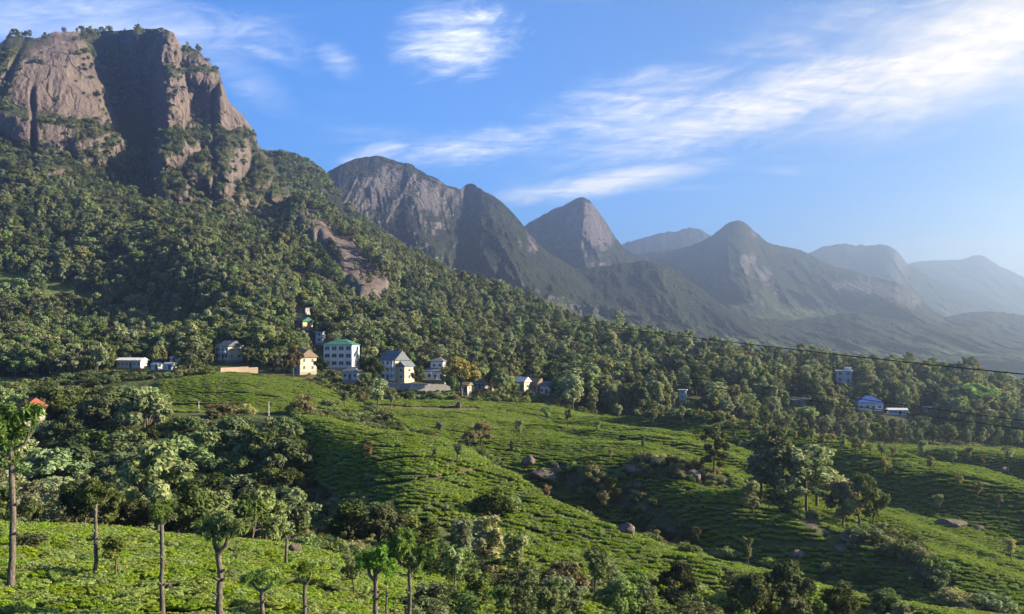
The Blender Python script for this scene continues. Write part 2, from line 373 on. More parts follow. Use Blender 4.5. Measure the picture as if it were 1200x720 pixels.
# spurs of the right-hand slopes: gentle backs to the sun, steep shaded flanks towards the camera's left
q_ = (XG + DG * 0.95) / 1.38 / 80 + 0.1 + 0.16 * fbm(XG / 60, DG / 60, oct=2, seed=14)
s_ = q_ - np.floor(q_); saw = np.where(s_ < 0.28, sstep(0, 0.28, s_), 1 - (s_ - 0.28) / 0.72)
q2 = (XG * 0.8 + DG) / 1.28 / 19 + 0.5 * fbm(XG / 40, DG / 40, oct=2, seed=15); s2 = q2 - np.floor(q2); saw2 = np.where(s2 < 0.4, sstep(0, 0.4, s2), 1 - (s2 - 0.4) / 0.6)
le_ = np.exp(LD[5, 0])[:, None]; lh_ = np.exp(LD[8, 0])[:, None]
wgt = sstep(le_ * 1.12, le_ * 1.35, DG) * sstep(lh_ * 1.0, lh_ * 0.86, DG) * sstep(520, 680, PXG)[:, None]
ZG = ZG + wgt * (8.8 * (saw - 0.5) + 1.2 * (saw2 - 0.5))
PYG = HZ - F * ZG / DG

def lcol(k, px):   # ln d and py of line k at a column
    return np.interp(px, PXG, LD[k, 0]), np.interp(px, PXG, LD[k, 1])
def inpoly(px, py, poly):
    r = np.zeros(np.shape(px), bool); n = len(poly)
    for i in range(n):
        x0, y0 = poly[i]; x1, y1 = poly[(i + 1) % n]
        c = (y0 > py) != (y1 > py)
        with np.errstate(all='ignore'): r ^= c & (px < (x1 - x0) * (py - y0) / (y1 - y0 + 1e-9) + x0)
    return r
def seg_dist(px, py, line):
    r = np.full(np.shape(px), 1e9)
    for (x0, y0), (x1, y1) in zip(line[:-1], line[1:]):
        dx, dy = x1 - x0, y1 - y0; t = np.clip(((px - x0) * dx + (py - y0) * dy) / (dx * dx + dy * dy), 0, 1)
        r = np.minimum(r, np.hypot(px - x0 - t * dx, py - y0 - t * dy))
    return r
# rock band bare of trees running down the slope under the cliff
BAND = [(338, 236), (352, 250), (372, 266), (396, 296), (416, 322), (432, 346)]
def band_dist(px, py):
    d = seg_dist(px, py, BAND) + 10 * fbm(px / 17, py / 17, oct=3, seed=71)
    return d - np.interp(py, [236, 262, 300, 350], [0, 6, 13, 17]) + 7 * fbm(px / 40, py / 30, oct=2, seed=75)
bd = band_dist(PXG[:, None] * np.ones_like(DG), PYG)
band_f = np.where((DG > 500) & (DG < 1200), sstep(14, -2, bd), 0)
ZG = ZG + band_f * (15 + 3.5 * fbm(XG / 30, DG / 60, oct=3, seed=72) + 1.8 * fbm(XG / 8, DG / 14, oct=3, seed=73))
PYG = HZ - F * ZG / DG

def bil(G, px, ld):
    i = np.clip(np.searchsorted(PXG, px) - 1, 0, len(PXG) - 2); j = np.clip(np.searchsorted(LDG, ld) - 1, 0, len(LDG) - 2)
    u = np.clip((px - PXG[i]) / (PXG[i+1] - PXG[i]), 0, 1); v = np.clip((ld - LDG[j]) / (LDG[j+1] - LDG[j]), 0, 1)
    return G[i, j]*(1-u)*(1-v) + G[i+1, j]*u*(1-v) + G[i, j+1]*(1-u)*v + G[i+1, j+1]*u*v
def ground_z(x, y):
    x = np.asarray(x, float); y = np.asarray(y, float)
    return bil(ZG, 600 + F * x / y, np.log(y))
def ground_pd(px, d):
    px = np.asarray(px, float); d = np.asarray(d, float)
    return (px - 600) / F * d, d, bil(ZG, px, np.log(d))
def ground_at(px, py, dmin=30.0):
    """first ground seen at a photo point beyond dmin"""
    ld = np.linspace(math.log(dmin), math.log(1500), 1500); g = bil(PYG, np.full_like(ld, px), ld)
    k = np.argmax(g <= py)
    if g[k] > py: k = int(np.argmin(g))
    return float(math.exp(ld[k]))

POLY_MID = [(335, 494), (400, 480), (470, 494), (590, 538), (640, 580), (720, 612), (830, 650), (960, 684), (1080, 708), (1250, 730), (1250, 800), (700, 735), (640, 700), (585, 655), (520, 618), (470, 604), (400, 585), (345, 548)]
POLY_UP = [(186, 448), (260, 437), (345, 441), (425, 474), (425, 486), (186, 484)]
POLY_R = [(425, 470), (520, 470), (640, 474), (690, 486), (800, 494), (880, 509), (1000, 520), (1250, 528), (1250, 735), (1080, 712), (960, 690), (830, 660), (720, 624), (640, 590), (590, 548), (470, 502)]
ROCKY = [([(655, 560), (690, 566), (735, 580), (765, 610), (800, 640)], 17), ([(745, 548), (800, 556), (850, 566)], 9), ([(900, 580), (960, 622), (1000, 645)], 6), ([(1030, 632), (1070, 655), (1105, 690)], 16)]
PATHS = [[(340, 583), (430, 574), (480, 566), (520, 560), (560, 550), (592, 540)], [(300, 437), (345, 442), (372, 444)], [(425, 476), (480, 479), (560, 480)]]
def zone_tea(px, py, d):
    lc = np.exp(np.interp(px, PXG, LD[2, 0])); ld_ = np.exp(np.interp(px, PXG, LD[3, 0])); le = np.exp(np.interp(px, PXG, LD[5, 0])); lf = np.exp(np.interp(px, PXG, LD[6, 0]))
    near = (d < lc * 1.03) & (d > 30)
    mid = inpoly(px, py, POLY_MID) & (d > lc) & (d < lf * 0.99)
    up = inpoly(px, py, POLY_UP) & (d > le) & (d < 420)
    right = inpoly(px, py, POLY_R) & (d > le * 1.0) & (d < 400)
    for ln, w in ROCKY: right &= ~((seg_dist(px, py, ln) < w) & (d > le * 1.05))
    t = near | mid | up | right
    for p in PATHS: t &= seg_dist(px, py, p) > 1.7
    return t
GLADES = [(8, 334, 30, 13), (80, 350, 30, 7), (70, 338, 20, 5)]
PXF = PXG[:, None] * np.ones_like(DG)
teaG = zone_tea(PXF, PYG, DG)

def build_terrain():
    V = np.stack([XG, DG, ZG], -1).reshape(-1, 3)
    me = mesh_np('hillside', V, grid_faces(len(PXG), len(LDG)))
    rock = np.where((DG > 500) & (DG < 1200), sstep(14, 5, bd), 0.0)
    rock = np.maximum(rock, np.where((DG > 820) & (PXF < 330), 0.30, 0))
    for ln, w in ROCKY: rock = np.maximum(rock, np.where((DG > 120) & (DG < 330), 0.55 * sstep(w, w * 0.5, seg_dist(PXF, PYG, ln)), 0))
    path = np.zeros_like(DG)
    for p in PATHS: path = np.maximum(path, np.where((DG > 100) & (DG < 420), sstep(2.6, 1.0, seg_dist(PXF, PYG, p)), 0))
    grass = np.where((DG > 95) & (DG < 420) & ~teaG, 0.55, 0)
    for gx, gy, gw, gh in GLADES: grass = np.maximum(grass, np.where((DG > 400) & (np.abs(PXF - gx) < gw) & (np.abs(PYG - gy) < gh), 0.9, 0))
    grass = np.maximum(grass, np.where(DG > 600, sstep(40, 20, seg_dist(PXF, PYG, [(a + 18, b - 4) for a, b in BAND])) * 0.8, 0))
    for n, a in (('rock', rock), ('path', path), ('grass', grass), ('tea', teaG.astype(float))): set_attr(me, n, a.ravel())
    o = obj('hillside_terrain', me, MATS['hillside']); tag(o, 'hillside of tea terraces and forest slope', 'hillside', kind='structure')
build_terrain()

# ------------------------------------------------------------------ cliff massif at upper left (metres; about one metre per photo pixel)
def gauss(x, y, cx, cy, rx, ry): return np.exp(-(((x - cx) / rx) ** 2 + ((y - cy) / ry) ** 2))
def bump(x, y, cx, cy, rx, ry):
    r2 = ((x - cx) / rx) ** 2 + ((y - cy) / ry) ** 2
    return np.sqrt(np.clip(1 - r2, 0, None))
def build_cliff():
    top = np.array([(-260, 95), (-160, 72), (-60, 60), (-20, 52), (0, 50), (12, 42), (40, 45), (65, 38), (100, 37), (140, 37), (165, 34), (190, 33), (204, 38), (211, 53), (232, 59), (243, 72), (256, 82), (262, 102), (268, 120), (284, 134), (296, 152), (304, 172), (318, 190), (345, 232)], float)
    px = np.arange(-260, 346, 1.15); nv = 205
    tp = np.interp(px, top[:, 0], top[:, 1]); tp = tp + 1.3 * fbm(px / 9.0, px * 0, oct=3, seed=5)
    bot = np.interp(px, [-260, 0, 130, 200, 270, 345], [235, 222, 205, 235, 262, 262])
    v = np.linspace(0, 1, nv)[None, :]
    X = px[:, None] * np.ones((1, nv)); Y = bot[:, None] + (tp - bot)[:, None] * v
    # depth: right-facing slab, left-facing recess wall, right-facing buttress
    wob = 5 * fbm(X / 30, Y / 30, oct=3, seed=21)
    Xw = X + wob + (30 - 0.42 * (np.clip(Y, 38, 165) - 38)) * sstep(184, 150, X) * sstep(-60, 40, X)
    prof = np.interp(Xw, [-260, -60, 20, 90, 116, 128, 145, 165, 184, 191, 200, 235, 262, 290, 345], [-180, -115, -80, -34, -6, 44, 88, 78, 34, 20, 25, 62, 82, 125, 200])
    ctop = np.clip((Y - 38) / 130, 0, 1)
    D = 985 + prof + (235 - Y) * 0.42 - 1.15 * np.clip(Y - 150, 0, None) * sstep(140, 175, X) - 0.8 * np.clip(Y - 168, 0, None) * sstep(160, 120, X)
    # the slab bulges, rounds off at its right edge, and stands on a ledge
    D += -26 * bump(X, Y, 70, 95, 95, 85) * (X < 140)
    D += -30 * sstep(140, 156, Y + 0.22 * (100 - X)) * sstep(165, 140, X) * sstep(-200, 0, X)
    D += -28 * sstep(184, 198, Y) * sstep(120, 40, X)
    # chimney crack in the slab
    D += 14 * np.exp(-((X - 38 - (Y - 120) * 0.02) / 3.0) ** 2) * sstep(95, 118, Y)
    D += 9 * np.exp(-((X - 4 - (100 - Y) * 0.45) / 4.0) ** 2) * sstep(120, 90, Y)
    # buttress blocks, ledges and the pillars below the summit
    D += -16 * bump(X, Y, 196, 62, 17, 26) - 10 * bump(X, Y, 203, 42, 10, 12)
    D += -22 * sstep(78, 86, Y) * sstep(176, 190, X) * sstep(300, 262, X)
    D += -14 * bump(X, Y, 238, 82, 24, 22) + 20 * gauss(X, Y, 228, 122, 13, 17) - 20 * bump(X, Y, 205, 120, 16, 46)
    D += -22 * bump(X, Y, 262, 132, 13, 36) + 12 * np.exp(-((X - 250) / 2.6) ** 2) * sstep(100, 112, Y)
    D += 10 * np.exp(-((X - 205 + (Y - 60) * 0.2) / 2.2) ** 2) * sstep(72, 60, Y)
    # shelf and the rounded knobs at its foot
    D += -34 * sstep(152, 164, Y) * sstep(165, 190, X)
    for cx, cy, rx, ry, a in [(203, 176, 18, 22, 40), (272, 184, 22, 30, 46), (236, 200, 20, 20, 36), (258, 216, 18, 16, 30), (306, 205, 14, 20, 26), (182, 188, 15, 18, 28), (222, 172, 14, 12, 22), (326, 228, 13, 12, 22), (292, 232, 16, 12, 16), (215, 222, 16, 14, 16), (110, 176, 28, 18, 20), (60, 190, 24, 16, 14), (15, 200, 30, 18, 14)]:
        D += -a * bump(X + 3 * fbm(X / 9, Y / 9, oct=2, seed=31), Y + 3 * fbm(X / 9, Y / 9, oct=2, seed=32), cx, cy, rx, ry)
    # run-off flutes, blocky joints, roughness
    slab = sstep(140, 118, X) * sstep(175, 155, Y)
    D += (2.4 - 1.5 * slab) * fbm(X / 7, Y / 70, oct=4, seed=41) + (7 - 5 * sstep(140, 110, X)) * fbm(X / 42, Y / 60, oct=4, seed=42, ridge=True) + (3.0 - 2.0 * slab) * fbm(X / 12, Y / 16, oct=4, seed=43, gain=0.6)
    facets = np.round(fbm(X / 22, Y / 30, oct=2, seed=44) * 4) / 4
    D += 1.6 * fbm(X / 4.5, Y / 6, oct=3, seed=45, gain=0.65) + (6 - 4 * sstep(140, 110, X)) * np.abs(fbm(X / 15 + Y / 60, Y / 45, oct=3, seed=46))
    D += 7 * facets * (X > 165) + 1.0 * facets * (X <= 165)
    D += 9 * fbm(X / 13, Y / 15, oct=4, seed=47) * sstep(100, 125, X) * sstep(190, 172, X) * sstep(36, 60, Y)
    # smooth the top edge back
    D += 40 * sstep(78, 36, Y) ** 1.6 * sstep(150, 110, X)
    D += 22 * sstep(0.90, 1.0, v) ** 2 * np.ones_like(D)
    P = np.stack([(X - 600) / F * D, D, (HZ - Y) / F * D], -1)
    # back over the summit: real thickness
    ex = []
    for k, (dd, dz) in enumerate([(12, 1.5), (30, 2), (70, -3), (160, -25), (320, -120), (420, -260)]):
        q = P[:, -1, :].copy(); q[:, 1] += dd; q[:, 0] += (px - 600) / F * dd; q[:, 2] += dz + 1.2 * fbm(px / 14, px * 0 + k, oct=3, seed=50); ex.append(q[:, None, :])
    P = np.concatenate([P] + ex, 1)
    me = mesh_np('cliff', P.reshape(-1, 3), grid_faces(P.shape[0], P.shape[1]))
    g = 0.55 * gauss(X, Y, 118, 152, 40, 7) + 0.5 * gauss(X, Y, 205, 84, 22, 5) + 0.16 * sstep(150, 175, Y) * (X > 150) + 0.62 * sstep(94, 104, X - 0.42 * (np.clip(Y, 38, 165) - 38) + 4) * sstep(188, 176, X) * (Y < 165) + 0.5 * sstep(45, 25, X + (Y - 45) * 0.55) * sstep(110, 80, Y) + 0.45 * sstep(165, 200, Y) * (X <= 150) + 0.5 * gauss(X, Y, 320, 210, 25, 40) + 0.45 * gauss(X, Y, 225, 150, 30, 8)
    g = g - 0.35 * gauss(X, Y, 80, 60, 36, 40)
    g = np.concatenate([g, np.full((len(px), len(ex)), 0.5)], 1)
    set_attr(me, 'grass', g.ravel())
    o = obj('cliff_mountain', me, MATS['cliff_rock']); tag(o, 'towering brown granite cliff with a flat wooded top at upper left', 'cliff', kind='structure')
build_cliff()

# ------------------------------------------------------------------ farther mountains
def mountain(name, label, crest, d0, foot, d1, spurs, seed, bare=(), ridge=None, back=0.35, x_pad=60, shape=1.25, res=(300, 100), rough=1.0):
    """crest and foot: (photo column, photo row) lines at distances d0 and d1 (d0 may be a list per crest point)"""
    cr = np.array(crest, float); ft = np.array(foot, float)
    nu, nv = res
    px = np.linspace(cr[0, 0], cr[-1, 0], nu)
    cd = np.interp(px, cr[:, 0], np.array(d0, float) if np.ndim(d0) else np.full(len(cr), float(d0)))
    k = np.exp(-0.5 * (np.arange(-6, 7) / 2.0) ** 2); k /= k.sum()
    cp = np.convolve(np.pad(np.interp(px, cr[:, 0], cr[:, 1]), 6, mode='edge'), k, mode='valid')
    cp = cp + rough * (1.3 * fbm(px / 13, px * 0, oct=3, seed=seed + 21) + 0.7 * fbm(px / 4, px * 0 + 3, oct=2, seed=seed + 22))
    fd = np.interp(px, ft[:, 0], np.array(d1, float) if np.ndim(d1) else np.full(len(ft), float(d1))); fp = np.interp(px, ft[:, 0], ft[:, 1])
    v = np.linspace(0, 1, nv)[None, :]
    zc = (HZ - cp) / F * cd; zf = (HZ - fp) / F * fd
    D = fd[:, None] + (cd - fd)[:, None] * v
    Z = zf[:, None] + (zc - zf)[:, None] * v ** shape
    X = (px - 600)[:, None] / F * D
    env = np.sin(np.pi * np.clip(v * 0.92 + 0.06, 0, 1)) ** 0.7
    span = (cd - fd)[:, None]
    L = spurs[1]
    sk = X / L + spurs[2] * (1 - v) + 0.5 * fbm(X / (L * 1.5), D / (L * 1.5), oct=2, seed=seed + 9)
    D = D - spurs[0] * env * (fbm(sk, v * 1.2 + 0 * sk, oct=3, seed=seed, ridge=True)) * 1.0
    for (bx, bv, rx, rv, a) in (ridge or []):
        D = D - a * np.exp(-(((px[:, None] - bx) / rx) ** 2 + ((v - bv) / rv) ** 2))
    Z = Z + rough * 10 * env * fbm(X / 120, D / 120, Z / 120, oct=4, seed=seed + 3) 
    D = D + rough * 16 * env * fbm(X / 70, Z / 110, oct=4, seed=seed + 5) - rough * 0.28 * spurs[0] * env * fbm(X / (L * 0.22) + spurs[2] * 2 * (1 - v), v * 2.2 + 0 * X, oct=3, seed=seed + 8, ridge=True)
    D = D - rough * 52 * env * fbm(X / 85 + Z / 260, Z / 170, oct=5, seed=seed + 15, ridge=True, gain=0.6)
    Z = Z + rough * 5 * env * fbm(X / 30, Z / 30, D / 60, oct=3, seed=seed + 16)
    Z[:, -3:] += rough * 5 * fbm(X[:, -3:] / 40, D[:, -3:] / 400, oct=3, seed=seed + 6)
    # relief must not push the skyline about: keep each point on its own sight line from the valley
    D0 = fd[:, None] + (cd - fd)[:, None] * v
    X = X * D / D0; Z = Z * D / D0
    bare_f = np.zeros_like(D)
    pyv = HZ - F * Z / D
    for (bx, by, rx, ry, a) in bare: bare_f += a * np.exp(-(((px[:, None] - bx) / rx) ** 2 + ((pyv - by) / ry) ** 2))
    P = np.stack([X, D, Z], -1)
    ex, bf = [], []
    for t in (0.03, 0.1, 0.25, 0.5, 0.8, 1.0):
        q = P[:, -1, :].copy(); q[:, 1] += t * back * cd; q[:, 2] = zc - (zc + 130) * (t ** 1.5) * 1.0 - 0.01 * cd * 0; ex.append(q[:, None, :])
    P = np.concatenate([P] + ex, 1); bare_f = np.concatenate([bare_f, np.zeros((nu, len(ex)))], 1)
    me = mesh_np(name, P.reshape(-1, 3), grid_faces(nu, P.shape[1]))
    set_attr(me, 'bare', bare_f.ravel()); lo = np.concatenate([np.clip(1 - v * 1.9, 0, 1) * np.ones((nu, 1)), np.zeros((nu, len(ex)))], 1); set_attr(me, 'low', lo.ravel())
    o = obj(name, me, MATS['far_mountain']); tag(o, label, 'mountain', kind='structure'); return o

mountain('mountain_peak', 'pointed rocky crag behind the domed mountain, with a sheer right flank', [(480, 330), (560, 300), (612, 267), (632, 256), (650, 245), (672, 237), (683, 235), (694, 240), (704, 252), (714, 266), (722, 280), (732, 292), (760, 305), (800, 325)], 3300,
         [(480, 392), (800, 392)], 2700, (90, 300, 0.6), 61, bare=[(695, 268, 26, 30, 0.9), (640, 275, 40, 12, 0.3)], ridge=[(682, 0.8, 20, 0.5, 160)], shape=1.0, res=(360, 140))
mountain('mountain_ridge', 'low hazy ridge between the crag and the tall central summit', [(640, 320), (700, 300), (725, 289), (745, 281), (775, 274), (800, 269), (818, 268), (834, 277), (850, 290), (900, 310)], 5200,
         [(640, 370), (900, 370)], 4600, (120, 420, 0.3), 62, bare=[(825, 274, 16, 8, 0.3)])
mountain('mountain_plateau', 'flat-topped blue mountain right of the central summit', [(880, 330), (930, 303), (950, 295), (968, 288), (990, 285), (1012, 288), (1032, 287), (1046, 291), (1057, 300), (1063, 309), (1090, 325), (1130, 345), (1220, 372), (1300, 384)], 5600,
         [(880, 380), (1130, 380), (1300, 388)], 4700, (130, 420, -0.4), 63, bare=[(1055, 304, 8, 12, 0.9)], ridge=[(1045, 0.8, 22, 0.4, 220)])
mountain('mountain_end', 'faint hazy mountain with a small knob at far right', [(1000, 330), (1040, 312), (1075, 307), (1105, 305), (1128, 305), (1140, 300), (1148, 297), (1156, 302), (1166, 310), (1185, 318), (1200, 325), (1300, 350), (1500, 372), (1800, 384)], 7200,
         [(1000, 386), (1800, 391)], 5600, (170, 520, -0.5), 64, res=(640, 90))
mountain('mountain_central', 'tall hazy central mountain with rounded summit and bare rock flank to the right', [(640, 345), (690, 322), (735, 303), (770, 294), (800, 290), (825, 283), (842, 275), (855, 268), (866, 265), (878, 268), (890, 276), (902, 285), (918, 289), (932, 291), (948, 299), (975, 311), (1010, 321), (1045, 330), (1068, 342), (1088, 360), (1120, 377), (1160, 388), (1260, 400), (1400, 410)],
         [3900] * 13 + [3900, 3900, 3850, 3800, 3700, 3600, 3500, 3400, 3300, 3200, 3200], [(640, 394), (870, 396), (1000, 392), (1160, 398), (1400, 416)], [3000, 2800, 2750, 2700, 2700], (170, 400, 0.8), 65,
         bare=[(872, 308, 14, 14, 0.9), (900, 322, 10, 8, 0.6), (1062, 348, 20, 15, 1.4), (1020, 340, 30, 14, 1.0), (985, 335, 30, 12, 0.8), (866, 275, 30, 12, 0.4)], ridge=[(870, 0.6, 35, 0.7, 330), (1060, 0.6, 28, 0.6, 170)], res=(560, 150))
mountain('mountain_dome', 'big domed grey granite mountain right of the near cliff', [(300, 262), (345, 238), (372, 222), (385, 214), (400, 205), (420, 196), (440, 191), (455, 190), (478, 193), (490, 199), (500, 205), (516, 213), (530, 218), (540, 223), (546, 217), (552, 215), (562, 220), (578, 232), (594, 248), (610, 266), (618, 276), (640, 296), (690, 325), (760, 352)],
         [2300] * 13 + [2330, 2400, 2420, 2430, 2440, 2450, 2450, 2450, 2450, 2450, 2450], [(300, 400), (520, 398), (640, 396), (760, 400)], [1700, 1720, 1800, 1900], (110, 260, 1.0), 66,
         bare=[(450, 225, 80, 40, 0.7), (585, 255, 34, 30, 0.3), (626, 283, 7, 12, 0.9)], ridge=[(385, 0.6, 80, 0.9, 230), (612, 0.55, 42, 0.8, 210), (540, 0.7, 22, 0.8, -110)], res=(560, 170), shape=1.05)
mountain('foothill_dark', 'dark wooded foothill below the crag with a rounded end', [(520, 385), (580, 350), (620, 328), (660, 314), (700, 312), (735, 308), (760, 305), (778, 309), (795, 320), (815, 334), (840, 352), (870, 368), (920, 384), (980, 398)], 2500,
         [(520, 415), (980, 415)], 1900, (90, 240, 0.7), 67, bare=[(800, 328, 14, 8, 0.3)])
mountain('foothill_middle', 'hazy wooded foothill under the bare rock flank', [(760, 398), (830, 382), (880, 372), (930, 376), (970, 370), (1010, 366), (1060, 376), (1120, 384), (1180, 392), (1260, 398), (1500, 408), (1700, 425)], 2650,
         [(760, 420), (1180, 425), (1700, 430)], 2100, (90, 260, -0.6), 68, res=(500, 100))
mountain('foothill_right', 'pale low hills in the misty valley at right', [(1000, 398), (1050, 386), (1090, 378), (1130, 368), (1160, 364), (1190, 368), (1240, 376), (1320, 386), (1500, 392)], 3300,
         [(1000, 412), (1500, 414)], 2700, (110, 300, 0.5), 69)
mountain('mountain_shoulder', 'wooded shoulder falling away right of the near cliff', [(255, 150), (285, 168), (300, 180), (312, 183), (330, 182), (345, 184), (358, 190), (370, 198), (380, 207), (388, 218), (400, 236), (430, 262), (470, 292), (520, 325)], 1420,
         [(255, 290), (330, 275), (400, 300), (520, 350)], [1150, 1150, 1150, 1150], (34, 90, 0.8), 70, bare=[(340, 200, 14, 16, 0.8), (322, 215, 12, 20, 0.5), (372, 222, 10, 10, 0.6)], rough=0.45, back=0.3)

def build_valley():
    xs = np.linspace(-9000, 9000, 220); ys = np.concatenate([np.linspace(-900, 700, 12, endpoint=False), np.linspace(700, 9200, 220)])
    X, Y = np.meshgrid(xs, ys, indexing='ij')
    Z = np.interp(Y, [-900, 700, 1600, 2200, 3000, 5000, 9200], [-190, -190, -135, -110, -70, 10, 120]) + np.interp(Y, [700, 1600, 2600], [0, 20, 34]) * fbm(X / 380, Y / 480, oct=4, seed=77)
    me = mesh_np('valley', np.stack([X, Y, Z], -1).reshape(-1, 3), grid_faces(len(xs), len(ys)))
    set_attr(me, 'bare', np.zeros(X.size)); set_attr(me, 'low', np.ones(X.size))
    tag(obj('valley_ground', me, MATS['far_mountain']), 'misty valley floor beyond the forest ridge', 'valley', kind='structure')
build_valley()

# ------------------------------------------------------------------ plant prototypes (built once, one unit tall, copied everywhere)
def tube(path, rad, n=7):
    path = np.array(path, float); k = len(path); V = []
    for i in range(k):
        t = path[min(i + 1, k - 1)] - path[max(i - 1, 0)]; t = t / (np.linalg.norm(t) + 1e-9)
        a = np.cross(t, (0.31, 0.95, 0.05)); a /= np.linalg.norm(a) + 1e-9; b = np.cross(t, a)
        for j in range(n):
            w = 2 * math.pi * j / n; V.append(path[i] + rad[i] * (math.cos(w) * a + math.sin(w) * b))
    Q = [(i * n + j, i * n + (j + 1) % n, (i + 1) * n + (j + 1) % n, (i + 1) * n + j) for i in range(k - 1) for j in range(n)]
    V.append(path[-1]); Q2 = [((k - 1) * n + j, (k - 1) * n + (j + 1) % n, k * n) for j in range(n)]
    return np.array(V), np.array(Q), np.array(Q2)
def join_tubes(ts):
    V, Q, T, o = [], [], [], 0
    for v, q, t in ts: V.append(v); Q.append(q + o); T.append(t + o); o += len(v)
    return np.concatenate(V), [np.concatenate(Q), np.concatenate(T)]
def limb(p0, p1, r0, r1, sag=0.0, n=5, r=None, kink=0.012):
    p0, p1 = np.array(p0, float), np.array(p1, float); ts = np.linspace(0, 1, n)
    P = p0[None] + (p1 - p0)[None] * ts[:, None]; P[:, 2] += sag * np.sin(np.pi * ts)
    if r is not None: P[1:-1] += r.normal(0, kink, (n - 2, 3))
    return tube(P, r0 + (r1 - r0) * ts)
def leaves(C, R, n, size, r, up=0.6, elong=1.6, surf=0.55, flat=0.8, droop=0.0):
    """n little leaf faces spread through the clumps C (k,3) of radius R (k,)"""
    C = np.asarray(C, float); R = np.asarray(R, float); w = R ** 2; w /= w.sum()
    k = r.choice(len(C), n, p=w)
    d = r.normal(size=(n, 3)); d /= np.linalg.norm(d, axis=1)[:, None]
    rr = R[k] * (surf + (1 - surf) * r.random(n)) * (0.85 + 0.3 * r.random(n))
    P = C[k] + d * rr[:, None] * np.array([1, 1, flat])
    nrm = d * 0.8 + r.normal(size=(n, 3)) * 0.55; nrm[:, 2] += up; nrm /= np.linalg.norm(nrm, axis=1)[:, None]
    a = np.cross(nrm, r.normal(size=(n, 3))); a /= np.linalg.norm(a, axis=1)[:, None]
    a[:, 2] -= droop; a /= np.linalg.norm(a, axis=1)[:, None]
    b = np.cross(nrm, a)
    s = size * (0.65 + 0.7 * r.random(n)); la = (s * elong)[:, None] * a; lb = s[:, None] * b
    V = np.stack([P - la, P - lb * 0.9 + la * 0.1, P + la, P + lb * 0.9 - la * 0.1], 1).reshape(-1, 3)
    Q = np.arange(4 * n).reshape(n, 4)
    clump_t = r.random(len(C)); tint = np.clip(0.55 * clump_t[k] + 0.45 * r.random(n), 0, 1)
    return V, Q, np.repeat(tint, 4)
def crown_mesh(name, C, R, n, size, r, mt, **kw):
    V, Q, t = leaves(C, R, n, size, r, **kw)
    me = mesh_np(name, V, Q, False); set_attr(me, 'tint', t); me.materials.append(MATS[mt]); return me
def wood_mesh(name, tubes):
    V, Q = join_tubes(tubes); me = mesh_np(name, V, Q); me.materials.append(MATS['bark']); return me
PROTO = {}
def proto_broad(i, r, mt='leaf_forest', n=3400, tall=0.0, leaf=0.021):
    k = 24; C, R = [], []
    lean = r.normal(0, 0.04, 2)
    for j in range(k):
        a = r.random() * 6.283; zz = r.random() ** 0.8; rad = 0.36 * math.sin(math.pi * (0.22 + 0.68 * zz)) * (0.45 + 0.65 * r.random())
        C.append((lean[0] + rad * math.cos(a), lean[1] + rad * math.sin(a), 0.36 + 0.54 * zz)); R.append(0.075 + 0.075 * r.random())
    tb = [limb((0, 0, -0.05), (lean[0] * .5, lean[1] * .5, 0.45), 0.028, 0.017, r=r)]
    for j in range(9): tb.append(limb((lean[0] * .4, lean[1] * .4, 0.26 + 0.18 * r.random()), C[j * 2], 0.012, 0.004, r=r))
    PROTO[('broad', i)] = (wood_mesh('trunk', tb), crown_mesh('crown', C, R, n, leaf, r, mt))
def proto_tall(i, r, mt='leaf_euc', n=2600):
    C, R = [], []
    lean = r.normal(0, 0.03, 2)
    for j in range(26):
        t = (j + r.random()) / 26; z = 0.28 + 0.66 * t
        w = 0.19 * (1 - 0.75 * abs(t - 0.35) ** 1.1) * (0.3 + 0.8 * r.random()); a = r.random() * 6.283
        C.append((lean[0] * z + w * math.cos(a), lean[1] * z + w * math.sin(a), z)); R.append(0.042 + 0.05 * r.random())
    tb = [limb((0, 0, -0.05), (lean[0], lean[1], 0.93), 0.016, 0.004, n=7, r=r, kink=0.006)]
    for j in range(0, 26, 2): tb.append(limb((lean[0] * C[j][2], lean[1] * C[j][2], C[j][2] - 0.05), C[j], 0.005, 0.002, n=3))
    PROTO[('tall', i)] = (wood_mesh('trunk', tb), crown_mesh('crown', C, R, n, 0.0155, r, mt, flat=1.0))
def proto_tuft(i, r, mt='leaf_pale', n=1500):
    """small shade tree: bare stem, round uneven head"""
    C, R = [], []
    for j in range(13):
        a = r.random() * 6.283; z = 0.50 + 0.42 * r.random(); w = 0.17 * r.random() ** 0.6
        C.append((w * math.cos(a), w * math.sin(a), z)); R.append(0.06 + 0.055 * r.random())
    tb = [limb((0, 0, -0.08), (r.normal(0, .03), r.normal(0, .03), 0.62), 0.020, 0.012, r=r)]
    for j in range(7): tb.append(limb((0, 0, 0.40 + 0.1 * r.random()), C[j], 0.009, 0.003, r=r, n=4))
    PROTO[('tuft', i)] = (wood_mesh('trunk', tb), crown_mesh('crown', C, R, n, 0.017, r, mt, flat=1.0))
def proto_bush(i, r, mt='leaf_dark', n=2200):
    C, R = [], []
    for j in range(20):
        a = r.random() * 6.283; w = 0.46 * r.random() ** 0.6; z = 0.16 + 0.62 * r.random() * (1 - (w / 0.6) ** 2)
        C.append((w * math.cos(a), w * math.sin(a), z)); R.append(0.13 + 0.10 * r.random())
    tb = [limb((0, 0, -0.1), C[j], 0.03, 0.008, r=r, n=4) for j in range(5)]
    PROTO[('bush', i)] = (wood_mesh('stem', tb), crown_mesh('foliage', C, R, n, 0.030, r, mt))
